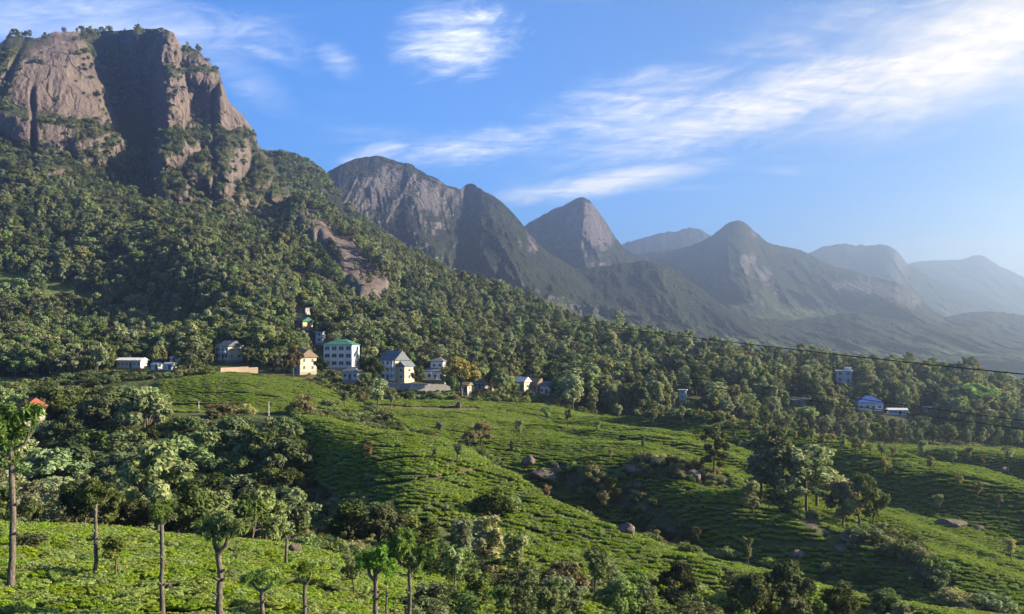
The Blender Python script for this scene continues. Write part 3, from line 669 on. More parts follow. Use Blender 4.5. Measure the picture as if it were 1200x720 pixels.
def proto_feather(i, r, n=3000):
    """feathery wattle-like tree, layered sprays"""
    C, R = [], []; tb = [limb((0, 0, -0.05), (0.02, 0.01, 0.9), 0.018, 0.004, n=7, r=r, kink=0.008)]
    for j in range(34):
        t = (j + 0.5) / 34; z = 0.22 + 0.72 * t; L = 0.30 * (1 - t) ** 0.6 + 0.05; a = j * 2.4 + r.random()
        e = np.array((L * math.cos(a), L * math.sin(a), z + 0.05)); tb.append(limb((0.02 * z, 0.01 * z, z - 0.02), e, 0.006, 0.002, n=3))
        for q in (0.45, 0.75, 1.0): C.append((e[0] * q, e[1] * q, z - 0.02 + 0.07 * q + r.normal(0, .01))); R.append(0.040 + 0.03 * r.random())
    PROTO[('feather', i)] = (wood_mesh('trunk', tb), crown_mesh('crown', C, R, n, 0.0115, r, 'leaf_euc', flat=0.55, elong=2.2, droop=0.2))
def spiky(C, axis, n, L, r, W=0.22):
    """a tuft of long narrow leaves radiating from C"""
    d = r.normal(size=(n, 3)) * 0.85 + np.array(axis); d /= np.linalg.norm(d, axis=1)[:, None]
    P = np.array(C) + d * (L * 0.30 * r.random((n, 1))); l = L * (0.55 + 0.7 * r.random(n))
    s = np.cross(d, r.normal(size=(n, 3))); s /= np.linalg.norm(s, axis=1)[:, None]
    mid = P + d * (l * 0.5)[:, None]; tip = P + d * l[:, None]; tip[:, 2] -= 0.25 * l
    w = (l * W * 0.5)[:, None]
    V = np.stack([P, mid - s * w, tip, mid + s * w], 1).reshape(-1, 3)
    return V, r.random(n)
def pollard(name, H, trunk_r, forks, tufts, r, bend=0.0):
    """lopped silver oak in metres: a tall bare stem, stub arms, leafy tufts; forks: (z0, dx, dy, dz, radius); tufts: (x,y,z,size,count)"""
    P = [(bend * math.sin(t * 3.0) + r.normal(0, trunk_r * .15), r.normal(0, trunk_r * .15), t * H) for t in np.linspace(0, 1, 9)]; P[0] = (P[0][0], P[0][1], -0.6)
    rad = 0.86 * trunk_r * np.array([1.55, 1.15, 1.05, 1.0, 0.95, 0.92, 0.88, 0.86, 0.8])
    tb = [tube(P, rad, 10)]
    for z0, dx, dy, dz, rr in forks:
        b = np.array((np.interp(z0, [p[2] for p in P], [p[0] for p in P]), 0, z0))
        m = b + np.array((dx * .6, dy * .6, dz * .35)); tb.append(tube([b, m, b + np.array((dx, dy, dz))], [rr, rr * .8, rr * .55], 8))
    for k in range(7):
        z = H * (0.3 + 0.6 * r.random()); a = r.random() * 6.28; q = np.array((np.interp(z, [p[2] for p in P], [p[0] for p in P]), 0, z)); e = q + np.array((math.cos(a), math.sin(a), 0.5)) * trunk_r * 1.9
        tb.append(tube([q, (q + e) / 2, e], [trunk_r * .5, trunk_r * .45, trunk_r * .3], 6))
    V, T = [], []
    for x, y, z, L, n in tufts:
        for k in range(max(4, n // 32)):
            c = np.array((x, y, z)) + r.normal(0, 0.40, 3) * L * np.array((1, 1, .75)); v, t = spiky(c, (0, 0, 0.25), 60, L * 0.33, r, 0.3); V.append(v); T.append(np.clip(t * .5 + .5 * r.random(), 0, 1))
    V = np.concatenate(V); t = np.repeat(np.concatenate(T), 4)
    cm = mesh_np('crown', V, np.arange(len(V)).reshape(-1, 4), False); set_attr(cm, 'tint', t); cm.materials.append(MATS['leaf_pollard'])
    return wood_mesh('trunk', tb), cm
pr = np.random.default_rng(101)
for i in range(4): proto_broad(i, pr)
for i in range(4, 6): proto_broad(i, pr, 'leaf_dark')
proto_broad(6, pr, 'leaf_pale'); proto_broad(7, pr, 'leaf_euc', tall=0.0)
for i in range(4): proto_tall(i, pr)
proto_tall(4, pr, 'leaf_dark'); proto_tall(5, pr, 'leaf_forest'); proto_tall(6, pr, 'leaf_pale')
for i in range(3): proto_tuft(i, pr)
for i in range(3): proto_bush(i, pr)
for i in range(2): proto_feather(i, pr)

def plant(kind, var, name, loc, h, wide=1.0, rz=None, label=None, cat='tree', group=None, mt=None, tilt=0.0):
    """a plant of its own: an Empty at its foot with its wood and foliage"""
    w, c = PROTO[(kind, var)]
    e = empty(name, loc, random.uniform(0, 6.283) if rz is None else rz); e.scale = (h * wide, h * wide, h); e.rotation_euler.x = tilt
    tag(e, label, cat, group)
    a = bpy.data.objects.new('stem' if kind == 'bush' else 'trunk', w); link(a, e)
    b = bpy.data.objects.new('foliage' if kind == 'bush' else 'crown', c); link(b, e)
    if mt:
        b.material_slots[0].link = 'OBJECT'; b.material_slots[0].material = MATS[mt]
    return e
def gxyz(px, d):
    x, y, z = ground_pd(px, d); return float(x), float(y), float(z)
def spot(px, base=None, d=None, dmin=30):
    dd = d if d is not None else ground_at(px, base, dmin); return gxyz(px, dd), dd
def hpx(px, d, top):   # height so that the top stands at photo row `top`
    g = float(bil(PYG, np.array(float(px)), np.array(math.log(d)))); return max(0.6, (g - top) / F * d)

# ------------------------------------------------------------------ instancing of what cannot be counted
def scatter(name, label, cat, pts, rot, scl, idx, protos):
    """one mass: points carrying copies of the prototypes (list of lists of meshes)"""
    me = bpy.data.meshes.new(name); me.vertices.add(len(pts)); me.vertices.foreach_set('co', np.asarray(pts, np.float32).ravel())
    set_attr(me, 'rotz', rot); set_attr(me, 'idx', idx, 'INT')
    a = me.attributes.new('scl', 'FLOAT_VECTOR', 'POINT'); a.data.foreach_set('vector', np.asarray(scl, np.float32).ravel())
    o = obj(name, me); tag(o, label, cat, kind='stuff')
    col = bpy.data.collections.new(name + '_kinds')
    for i, ms in enumerate(protos):
        if len(ms) == 1: m = ms[0]
        else:           # wood + foliage joined into one prototype mesh
            Vs, Ls, Ts, Ti, Mi, off = [], [], [], [], [], 0
            for q, s in enumerate(ms):
                v = np.empty(len(s.vertices) * 3, np.float32); s.vertices.foreach_get('co', v); Vs.append(v.reshape(-1, 3))
                l = np.empty(len(s.loops), np.int32); s.loops.foreach_get('vertex_index', l); Ls.append(l + off)
                t = np.empty(len(s.polygons), np.int32); s.polygons.foreach_get('loop_total', t); Ts.append(t); Mi.append(np.full(len(t), q, np.int32))
                ti = np.zeros(len(s.vertices), np.float32)
                if 'tint' in s.attributes: s.attributes['tint'].data.foreach_get('value', ti)
                Ti.append(ti); off += len(s.vertices)
            m = bpy.data.meshes.new('kind'); V = np.concatenate(Vs); L = np.concatenate(Ls); T = np.concatenate(Ts)
            m.vertices.add(len(V)); m.vertices.foreach_set('co', V.ravel()); m.loops.add(len(L)); m.loops.foreach_set('vertex_index', L)
            m.polygons.add(len(T)); m.polygons.foreach_set('loop_start', np.concatenate([[0], np.cumsum(T)[:-1]]).astype(np.int32))
            m.polygons.foreach_set('material_index', np.concatenate(Mi))
            for s in ms: m.materials.append(s.materials[0])
            m.update(calc_edges=True); set_attr(m, 'tint', np.concatenate(Ti))
        col.objects.link(bpy.data.objects.new('%s_%02d' % (name, i), m))
    ng = bpy.data.node_groups.new(name + '_nodes', 'GeometryNodeTree')
    ng.interface.new_socket('Geometry', in_out='INPUT', socket_type='NodeSocketGeometry'); ng.interface.new_socket('Geometry', in_out='OUTPUT', socket_type='NodeSocketGeometry')
    n = ng.nodes; l = ng.links
    gi, go = n.new('NodeGroupInput'), n.new('NodeGroupOutput'); iop = n.new('GeometryNodeInstanceOnPoints'); ci = n.new('GeometryNodeCollectionInfo')
    ci.inputs['Collection'].default_value = col; ci.inputs['Separate Children'].default_value = True; ci.inputs['Reset Children'].default_value = True
    def named(nm, ty):
        q = n.new('GeometryNodeInputNamedAttribute'); q.data_type = ty; q.inputs['Name'].default_value = nm; return q.outputs['Attribute']
    cx = n.new('ShaderNodeCombineXYZ'); l.new(named('rotz', 'FLOAT'), cx.inputs[2])
    l.new(gi.outputs[0], iop.inputs['Points']); l.new(ci.outputs[0], iop.inputs['Instance']); iop.inputs['Pick Instance'].default_value = True
    l.new(named('idx', 'INT'), iop.inputs['Instance Index']); l.new(cx.outputs[0], iop.inputs['Rotation']); l.new(named('scl', 'FLOAT_VECTOR'), iop.inputs['Scale'])
    l.new(iop.outputs[0], go.inputs[0])
    md = o.modifiers.new('scatter', 'NODES'); md.node_group = ng
    return o

# ------------------------------------------------------------------ houses
def plain(name, col, rough=0.8, var=0.2, spec=0.2):
    def fn(N, out):
        P = N.node('ShaderNodeTexCoord').outputs['Object']
        x, y, z = N.sep(P)
        n = N.math('ADD', N.math('MULTIPLY', N.noise(P, 0.9, 6, 0.65), 0.6), N.math('MULTIPLY', N.noise(N.comb(x, y, N.math('MULTIPLY', z, 0.15)), 2.5, 5, 0.6), 0.4))
        c = N.mix(n, tuple(v * (1 - var * 2) for v in col) + (1,), tuple(min(1, v * (1 + var)) for v in col) + (1,))
        principled(N, out, c, rough, n, 0.15, 0.05, spec)
    return mat(name, fn)
for nm, c in dict(wall_white=(0.52, 0.52, 0.53), wall_cream=(0.43, 0.39, 0.32), wall_sunlit_yellow=(0.46, 0.37, 0.21), wall_grey=(0.24, 0.24, 0.25), wall_tan=(0.25, 0.20, 0.155), wall_blue=(0.40, 0.48, 0.56),
                  roof_green=(0.035, 0.135, 0.105), roof_grey=(0.10, 0.12, 0.14), roof_blue=(0.03, 0.08, 0.30), roof_red=(0.30, 0.075, 0.045), roof_brown=(0.16, 0.12, 0.09), roof_white=(0.5, 0.52, 0.55), trim_white=(0.55, 0.55, 0.56), stone=(0.30, 0.26, 0.22), post=(0.46, 0.45, 0.43), door=(0.10, 0.07, 0.05), rail=(0.55, 0.55, 0.55)).items(): plain(nm, c)
def m_glass(N, out):
    p = N.node('ShaderNodeBsdfPrincipled'); p.inputs['Base Color'].default_value = (0.015, 0.02, 0.025, 1); p.inputs['Roughness'].default_value = 0.12
    p.inputs['Specular IOR Level'].default_value = 0.3; N.l.new(p.outputs[0], out.inputs[0])
mat('glass', m_glass)
class MB:
    def __init__(s): s.V = []; s.Q = []; s.T = []
    def box(s, x0, x1, y0, y1, z0, z1):
        o = len(s.V); s.V += [(x, y, z) for x in (x0, x1) for y in (y0, y1) for z in (z0, z1)]
        s.Q += [tuple(o + i for i in q) for q in ((0, 1, 3, 2), (4, 6, 7, 5), (0, 4, 5, 1), (2, 3, 7, 6), (0, 2, 6, 4), (1, 5, 7, 3))]; return s
    def poly(s, pts, faces):
        o = len(s.V); s.V += list(pts)
        for f in faces: (s.Q if len(f) == 4 else s.T).append(tuple(o + i for i in f))
        return s
    def mesh(s, name): return mesh_np(name, np.array(s.V, float), [np.array(q) for q in (s.Q, s.T) if q], False)
    def build(s, name, m, parent=None): return obj(name, s.mesh(name), MATS[m], parent)
_win = {}
def window(parent, x, y, z, w, h, side='front', bars=1, frame='trim_white'):
    key = (round(w, 2), round(h, 2), bars, frame)
    if key not in _win:
        t = 0.09; f = MB()
        f.box(-w/2, -w/2 + t, -0.06, 0.05, 0, h).box(w/2 - t, w/2, -0.06, 0.05, 0, h).box(-w/2 + t, w/2 - t, -0.06, 0.05, 0, t).box(-w/2 + t, w/2 - t, -0.06, 0.05, h - t, h)
        for b in range(bars): xx = -w/2 + (b + 1) * w / (bars + 1); f.box(xx - 0.035, xx + 0.035, -0.045, 0.05, t, h - t)
        f.box(-w/2 - 0.1, w/2 + 0.1, -0.16, 0.05, -0.1, -0.002)
        fm = f.mesh('window'); fm.materials.append(MATS[frame])
        g = MB().box(-w/2 + t * .5, w/2 - t * .5, -0.012, 0.03, t * .5, h - t * .5).mesh('pane'); g.materials.append(MATS['glass']); _win[key] = (fm, g)
    fm, g = _win[key]
    o = bpy.data.objects.new('window', fm); link(o, parent); o.location = (x, y, z); o.rotation_euler.z = {'front': 0, 'right': math.pi / 2, 'left': -math.pi / 2}[side]
    link(bpy.data.objects.new('pane', g), o); return o
def roof_part(parent, kind, w, dpt, z, rise, m, over=0.6, x0=0.0, y0=0.0, axis='x', name='roof'):
    a, b = w / 2 + over, dpt / 2 + over; t = 0.22; b_ = MB()
    if kind == 'flat':
        b_.box(x0 - a, x0 + a, y0 - b, y0 + b, z + 0.003, z + rise)
    elif kind == 'hip':
        r = min(a, b) * 0.92; ax, ay = (a - r, 0.0) if a > b else (0.0, b - r)
        pts = [(-a, -b, z), (a, -b, z), (a, b, z), (-a, b, z), (-a, -b, z + t), (a, -b, z + t), (a, b, z + t), (-a, b, z + t), (-ax, -ay, z + rise), (ax, ay, z + rise)]
        fs = [(3, 2, 1, 0), (0, 1, 5, 4), (1, 2, 6, 5), (2, 3, 7, 6), (3, 0, 4, 7)]
        fs += [(4, 5, 9, 8), (5, 6, 9), (6, 7, 8, 9), (7, 4, 8)] if a > b else [(4, 5, 8), (5, 6, 9, 8), (6, 7, 9), (7, 4, 8, 9)]
        b_.poly([(p[0] + x0, p[1] + y0, p[2] + 0.003) for p in pts], fs)
    else:   # gable
        if axis == 'x': pr_ = [(-b, 0), (b, 0), (b, t), (0, rise), (-b, t)]; pts = [(s * a, p[0], z + p[1]) for s in (-1, 1) for p in pr_]
        else: pr_ = [(-a, 0), (a, 0), (a, t), (0, rise), (-a, t)]; pts = [(p[0], s * b, z + p[1]) for s in (-1, 1) for p in pr_]
        b_.poly([(p[0] + x0, p[1] + y0, p[2] + 0.003) for p in pts], [(0, 1, 6, 5), (1, 2, 7, 6), (2, 3, 8, 7), (3, 4, 9, 8), (4, 0, 5, 9), (0, 4, 2, 1), (4, 3, 2), (5, 6, 7, 9), (9, 7, 8)])
    return b_.build(name, m, parent)
def house(name, label, px, base, d, w, dpt, storeys, yaw=0, wall='wall_white', roof=('hip', 2.0, 'roof_grey'), cols=3, scol=2, sh=2.9, wsize=(1.4, 1.3), base_h=0.5, slabs=False, balcony=False, side_wall=None, door=True, cat='house', over=0.6):
    """front faces the camera side; base: photo row of its foot"""
    x = (px - 600) / F * d; z = (HZ - base) / F * d
    e = empty(name, (x, d, z), math.radians(yaw)); tag(e, label, cat)
    H = base_h + storeys * sh
    MB().box(-w/2, w/2, -dpt/2, dpt/2, -3.0, H).build('wall', wall, e)
    MB().box(-w/2 - 0.12, w/2 + 0.12, -dpt/2 - 0.12, dpt/2 + 0.12, -3.0, base_h * 0.9).build('plinth', 'stone', e)
    if side_wall: MB().box(w/2 + 0.004, w/2 + 0.05, -dpt/2, dpt/2, base_h, H).build('wall', side_wall, e)  # sheet over the sun-facing side; its often warmer, lighter paint stands for sunlight
    for s in range(storeys):
        zb = base_h + s * sh
        for c in range(cols):
            xx = -w/2 + (c + 0.5) * w / cols
            if door and s == 0 and c == cols // 2:
                dd = MB().box(xx - 0.55, xx + 0.55, -dpt/2 - 0.05, -dpt/2 + 0.02, zb + 0.02, zb + 2.15).build('door', 'door', e)
                MB().box(xx + 0.35, xx + 0.43, -dpt/2 - 0.1, -dpt/2 - 0.05, zb + 1.0, zb + 1.1).build('handle', 'rail', dd)
            else: window(e, xx, -dpt/2, zb + 0.95, wsize[0], wsize[1])
        for c in range(scol): window(e, w/2 + (0.05 if side_wall else 0), -dpt/2 + (c + 0.5) * dpt / scol, zb + 0.95, min(wsize[0], 1.2), wsize[1], 'right')
        if slabs and s: MB().box(-w/2 - 0.18, w/2 + 0.18, -dpt/2 - 0.18, -dpt/2 + 0.1, zb - 0.12, zb + 0.12).build('floor_band', 'trim_white', e)
        if balcony:
            b = MB().box(-w/2, w/2, -dpt/2 - 1.5, -dpt/2 - 0.004, zb - 0.15, zb + 0.02).build('balcony', 'trim_white', e)
            rl = MB().box(-w/2, w/2, -dpt/2 - 1.5, -dpt/2 - 1.42, zb + 0.85, zb + 0.95)
            for q in range(int(w / 0.6) + 1): xx = -w/2 + 0.04 + q * (w - 0.08) / int(w / 0.6); rl.box(xx - 0.03, xx + 0.03, -dpt/2 - 1.49, -dpt/2 - 1.43, zb + 0.02, zb + 0.85)
            rl.build('railing', 'trim_white', b)
            for q in (-1, 0, 1): MB().box(q * (w/2 - 0.12) - 0.1, q * (w/2 - 0.12) + 0.1, -dpt/2 - 1.49, -dpt/2 - 1.3, zb + 0.02, zb + sh - 0.16).build('post', 'trim_white', e)
    rp = roof_part(e, roof[0], w, dpt, H, roof[1], roof[2], over)
    return e
# ------------------------------------------------------------------ buildings of the settlement
KEEP = []      # screen boxes kept clear of scattered trees: px0, px1, py0, py1, distance
def lot(px, base, wpx, hpx_, dmin=320, clear=0.8):
    d = ground_at(px, base, dmin); KEEP.append((px - wpx / 2 - 1, px + wpx / 2 + 1, base - hpx_ - 2, base - hpx_ * (1 - clear), d))
    return d, d / F
def place_houses():
    d, m = lot(400.5, 433, 36, 33, clear=0.97)
    e = house('apartment_block', 'white four-storey block with a green hipped roof, tallest building on the slope', 400.5, 433, d, 34 * m, 10, 3, -9, 'wall_white', ('hip', 2.6, 'roof_green'), cols=4, scol=2, sh=8.6 * m, wsize=(2.25, 1.75), base_h=1.0, slabs=True, door=False, cat='building', over=0.45)
    d, m = lot(413, 447, 22, 18, clear=0.95)
    house('annex', 'low white annex with a dark slate roof below the green-roofed block', 413, 446, d - 6, 18 * m, 5, 1, -14, 'wall_white', ('hip', 2.0, 'roof_grey'), cols=3, scol=1, sh=3.0, wsize=(1.2, 1.2), cat='building')
    d, m = lot(468, 447, 36, 36, clear=0.85)
    e = house('villa', 'three-storey villa with white balconies, grey roof and a sunlit yellow end wall', 462, 446, d, 21 * m, 9, 3, -30, 'wall_white', ('gable', 4.2, 'roof_grey'), cols=3, scol=1, sh=2.75, wsize=(1.3, 1.5), balcony=True, side_wall='wall_sunlit_yellow', base_h=0.3)
    w = 21 * m
    wing = MB().box(w/2 + 0.06, w/2 + 4.0, -3.2, 3.6, -2.5, 6.0).build('wing', 'wall_cream', e)
    roof_part(e, 'gable', 3.9, 6.8, 6.0, 2.4, 'roof_grey', 0.5, w/2 + 2.03, 0.2, 'y', 'wing_roof')
    for zz in (1.0, 3.8): window(e, w/2 + 4.0, 0.2, zz, 1.4, 1.4, 'right'); window(e, w/2 + 2.3, -3.2, zz, 1.4, 1.4)
    d, m = lot(510, 447, 34, 32, clear=0.8)
    e = house('bungalow', 'white house with a columned porch and a small upper storey right of the yellow-walled villa', 510, 446, d, 30 * m, 8, 1, -14, 'wall_white', ('hip', 2.0, 'roof_grey'), cols=4, scol=2, sh=3.4, wsize=(1.4, 1.5), balcony=True)
    MB().box(-1.5, 4.0, -1.5, 3.0, 3.6, 8.2).build('upper_storey', 'wall_white', e); roof_part(e, 'hip', 5.5, 4.5, 8.2, 1.6, 'roof_grey', 0.5, 1.25, 0.75, name='upper_roof')
    window(e, 0, -1.5, 5.9, 1.2, 1.3); window(e, 2.6, -1.5, 5.9, 1.2, 1.3); window(e, 4.0, 0.7, 5.9, 1.2, 1.3, 'right')
    d, m = lot(359, 438, 28, 30, clear=0.8)
    house('gabled_house', 'cream house with a brown roof just left of the green-roofed block', 356, 437, d, 18 * m, 8, 2, -42, 'wall_grey', ('gable', 3.4, 'roof_brown'), cols=3, scol=2, sh=2.9, wsize=(1.1, 1.5), side_wall='wall_cream')  # one cream house: shade put into the grey front, sunlight into the cream side
    d, m = lot(357, 386, 16, 18, 380, clear=0.9)
    house('cottage', 'small cottage with a sunlit yellow gable among the trees above the green-roofed block', 356, 385, d, 14 * m, 7, 1, -38, 'wall_grey', ('gable', 2.6, 'roof_green'), cols=2, scol=1, sh=3.2, side_wall='wall_sunlit_yellow')
    d, m = lot(357, 368, 12, 12, 400, clear=0.9)
    house('hut', 'tiny pale hut uphill of the yellow-gabled cottage', 356, 368, d, 11 * m, 5, 1, -20, 'wall_grey', ('flat', 0.3, 'roof_grey'), cols=2, scol=1, sh=3.0)
    d, m = lot(376, 404, 10, 16, 350, clear=0.95)
    house('water_tower_house', 'narrow two-storey white house behind the left end of the green-roofed block', 375.5, 403, d, 8.5 * m, 4, 2, -6, 'wall_white', ('flat', 0.35, 'roof_white'), cols=1, scol=1, sh=2.7, door=False)
    d, m = lot(268, 424, 26, 26, 330, clear=0.7)
    e = house('terraced_house', 'white two-storey house with sunlit gables half hidden in trees above the tan wall', 270, 423, d, 18 * m, 8, 2, -35, 'wall_white', ('gable', 2.6, 'roof_grey'), cols=3, scol=2, sh=3.0, side_wall='wall_cream', balcony=True)
    d, m = lot(155, 432, 32, 14, 330, clear=0.97)
    house('school_hall', 'long low whitewashed building with a pale tin roof at left', 155, 432, d, 29 * m, 6, 1, -6, 'wall_white', ('gable', 1.3, 'roof_white'), cols=6, scol=1, sh=3.0, wsize=(0.9, 1.1), cat='building')
    for px, base, wpx, lab in ((184, 434, 9, 'little white shed beside the long whitewashed building'), (199, 434, 11, 'pale flat-roofed shed at the foot of a big tree, second from the long whitewashed building'), (205, 426, 8, 'tiny white-roofed shed behind the flat-roofed shed')):
        d, m = lot(px, base, wpx, 7, 330, clear=0.95)
        house('shed', lab, px, base, d, wpx * m, 3.5, 1, -12, 'wall_white', ('gable', 0.9, 'roof_white'), cols=2, scol=1, sh=2.2, wsize=(0.6, 0.7), base_h=0.2, cat='shed', over=0.25)
    d, m = lot(564, 458, 22, 20, 320, clear=0.75)
    house('hillside_hut', 'brown-roofed hut above the terraced tea, right of the white porch house', 567, 457, d, 15 * m, 6, 1, -35, 'wall_grey', ('gable', 2.2, 'roof_brown'), cols=3, scol=1, sh=3.0, side_wall='wall_tan')
    d, m = lot(548, 463, 12, 10, 320, clear=0.8)
    house('hillside_hut', 'low pale hut left of the brown-roofed hut', 545, 461, d, 11 * m, 4, 1, -20, 'wall_cream', ('gable', 1.4, 'roof_brown'), cols=2, scol=1, sh=2.6)
    for px, base, wpx, wl, rf, st, lab in ((612, 458, 13, 'wall_cream', 'roof_white', 1, 'cream cottage, leftmost of three among trees right of the huts'), (627, 459, 14, 'wall_tan', 'roof_brown', 1, 'peach-walled cottage in the middle of three among trees'), (641, 463, 12, 'wall_white', 'roof_grey', 1, 'white cottage, rightmost of three among trees')):
        d, m = lot(px, base, wpx, 15, 320, clear=0.9)
        house('cottage', lab, px, base, d, wpx * m, 5, st, -32, wl, ('gable', 2.2, rf), cols=2, scol=1, sh=3.4, side_wall=wl)
    d, m = lot(990, 449, 22, 18, 400, clear=0.95)
    e = house('modern_house', 'white flat-roofed modern house high in the trees at right', 989, 449, d, 17 * m, 7, 2, -18, 'wall_blue', ('flat', 0.4, 'roof_white'), cols=2, scol=2, sh=3.3, wsize=(1.9, 1.6))
    MB().box(0.5, 4.2, -2.0, 2.5, 7.52, 9.3).build('stair_tower', 'wall_white', e)
    d, m = lot(1019, 482, 36, 24, 340, clear=0.9)
    house('blue_roof_house', 'broad white bungalow under a vivid blue hipped roof at right', 1018, 481, d, 27 * m, 10, 1, -12, 'wall_white', ('hip', 3.4, 'roof_blue'), cols=4, scol=2, sh=3.6, balcony=True)
    d, m = lot(1052, 487, 22, 9, 340, clear=0.95)
    house('shed', 'long low shed with a white tin roof right of the blue-roofed bungalow', 1051, 487, d, 20 * m, 4, 1, -10, 'wall_white', ('gable', 1.1, 'roof_white'), cols=4, scol=1, sh=2.2, wsize=(0.8, 0.8), cat='shed')
    d, m = lot(1086, 483, 10, 6, 340, clear=0.95)
    house('shed', 'small white shed standing alone below the forest ridge at far right', 1086, 483, d, 8 * m, 3, 1, -10, 'wall_white', ('gable', 0.9, 'roof_white'), cols=2, scol=1, sh=2.0, wsize=(0.6, 0.7), cat='shed', base_h=0.2)
    d, m = lot(800, 470, 9, 14, 340, clear=0.95)
    house('shed', 'bluish white hut in dark trees near the picture centre', 800, 470, d, 8 * m, 3.5, 2, -16, 'wall_blue', ('flat', 0.3, 'roof_white'), cols=1, scol=1, sh=2.3, wsize=(0.8, 0.9), cat='shed', door=False)
    d, m = lot(936, 474, 16, 7, 340, clear=0.9)
    house('shed', 'low grey shed under trees left of the blue-roofed bungalow', 936, 474, d, 15 * m, 3.5, 1, -8, 'wall_grey', ('gable', 0.9, 'roof_white'), cols=3, scol=1, sh=2.0, wsize=(0.6, 0.7), cat='shed', base_h=0.2)
    d = 235.0; m = d / F; KEEP.append((28, 50, 468, 484, d))
    house('red_roof_house', 'cream cottage with a red roof peeping out of the trees at far left', 38, 492, d, 15 * m, 5, 1, -40, 'wall_cream', ('gable', 2.4, 'roof_red'), cols=2, scol=1, sh=3.0, side_wall='wall_cream')
place_houses()

def wall_strip(name, label, pts, h, thick, m, cat='wall', panels=True):
    """retaining wall following the ground between photo points (px, row)"""
    e = None; P = []
    for px, row in pts:
        d = ground_at(px, row, 300); P.append(Vector(gxyz(px, d)))
    e = empty(name, P[0]); tag(e, label, cat)
    for a, b in zip(P[:-1], P[1:]):
        L = (b - a).length; n = max(1, int(L / 3.0))
        for k in range(n):
            p = a.lerp(b, k / n); q = a.lerp(b, (k + 1) / n); t = (q - p); ang = math.atan2(t.y, t.x)
            o = MB().box(0.02, t.length - 0.02, -thick / 2, thick / 2, -2.0, h + random.uniform(-0.06, 0.06)).build('panel', m, e); o.location = p - P[0]; o.rotation_euler.z = ang
    return e
wall_strip('retaining_wall', 'tan stone retaining wall along the top of the upper tea field', [(258, 438), (280, 437), (302, 438)], 2.3, 0.5, 'wall_tan')
wall_strip('retaining_wall', 'long grey retaining wall under the villa and the porch house', [(448, 456), (480, 457), (530, 459)], 2.6, 0.5, 'wall_grey')
KEEP.append((256, 304, 429, 440, 400)); KEEP.append((445, 532, 447, 455, 420))

def pole(px, base, top, label, dmin=200, r=0.13, lean=0.0, m='post', arm=False, d=None):
    d = ground_at(px, base, dmin) if d is None else d; x, y, z = gxyz(px, d); h = (base - top) / F * d
    e = empty('utility_pole', (x, y, z)); tag(e, label, 'pole'); e.rotation_euler.y = lean
    V, Q = join_tubes([tube([(0, 0, -0.8), (0, 0, h * .5), (0, 0, h)], [r, r * .9, r * .75], 8)]); me = mesh_np('shaft', V, Q); obj('shaft', me, MATS[m], e)
    MB().box(-0.7, 0.7, -0.05, 0.05, h - 0.5, h - 0.38).build('crossarm', 'door', e)
pole(130, 492, 470, 'leftmost of three slim concrete poles along the track behind the woodland', 230)
pole(233, 489, 471, 'middle of three slim concrete poles below the upper tea field', 230)
pole(315, 489, 471, 'rightmost of three slim concrete poles, at the right end of the track', 230)
pole(1172, 505, 488, 'dark thin pole near the wires at far right', 300)

# ------------------------------------------------------------------ boulders
def m_boulder(N, out):
    P = N.node('ShaderNodeTexCoord').outputs['Object']
    n = N.noise(P, 2.2, 6, 0.65, 0.3); n2 = N.noise(P, 9, 5, 0.7)
    c = N.ramp(n, [(0.3, (0.04, 0.034, 0.03)), (0.5, (0.10, 0.08, 0.066)), (0.7, (0.19, 0.15, 0.12))])
    c = N.mix(N.maprange(n2, 0.5, 0.7, 0, 0.6), c, (0.09, 0.085, 0.07, 1))
    principled(N, out, c, 0.9, N.math('ADD', n, N.math('MULTIPLY', n2, 0.4)), 0.5, 0.3)
mat('boulder', m_boulder)
def ico(sub=3):
    import bmesh
    bm = bmesh.new(); bmesh.ops.create_icosphere(bm, subdivisions=sub, radius=1.0)
    V = np.array([v.co[:] for v in bm.verts]); T = np.array([[v.index for v in f.verts] for f in bm.faces]); bm.free(); return V, T
ICO3, ICO2 = ico(4), ico(2)
def boulder(px, base, wpx, hp, label, dmin=40, depth=0.9, seed=1, d=None, mt='boulder', group=None):
    d = ground_at(px, base, dmin) if d is None else d; x, y, z = gxyz(px, d); m = d / F
    V, T = ICO3; V = V.copy()
    n = fbm(V[:, 0] * 1.1 + seed * 3.7, V[:, 1] * 1.1, V[:, 2] * 1.1, oct=4, seed=seed); n2 = fbm(V[:, 0] * .8 + seed, V[:, 1] * .8 + 9, V[:, 2] * .8, oct=1, seed=seed + 40)
    V *= (1 + 0.22 * n + 0.2 * np.round(n2 * 3) / 3)[:, None]
    r = np.random.default_rng(seed)
    for _ in range(6):        # split faces
        a = r.normal(size=3); a /= np.linalg.norm(a); s = V @ a; lim = 0.62 + 0.2 * r.random(); V -= np.clip(s - lim, 0, None)[:, None] * a * 0.9
    wpx, hp = wpx * 0.74, hp * 0.8; V = V * np.array([wpx * m * .52, wpx * m * .5 * depth, hp * m * 0.7]); V[:, 2] += hp * m * 0.24
    o = obj('boulder', mesh_np('boulder', V, T), MATS[mt]); o.location = (x, y, z); tag(o, label, 'boulder', group); return o
for i, a in enumerate([
    (311, 637, 20, 16, 'rounded grey-brown boulder on the crest of the near tea hill'), (347, 653, 26, 22, 'split brown boulder beside a cut trunk on the near tea hill'),
    (201, 693, 17, 12, 'boulder in the near tea, leftmost of the row of low stones'), (228, 697, 18, 14, 'boulder in the near tea, second from left in the row of low stones'),
    (246, 689, 11, 9, 'small pale stone in the near tea just right of the row of boulders'), (272, 707, 10, 7, 'small pale stone low in the tea between two lopped trees'), (326, 703, 18, 9, 'flat grey stone in the near tea below the split boulder'),
    (388, 657, 10, 5, 'small flat stone on the near hill crest right of the split boulder')]):
    boulder(*a, dmin=40, seed=i + 1)
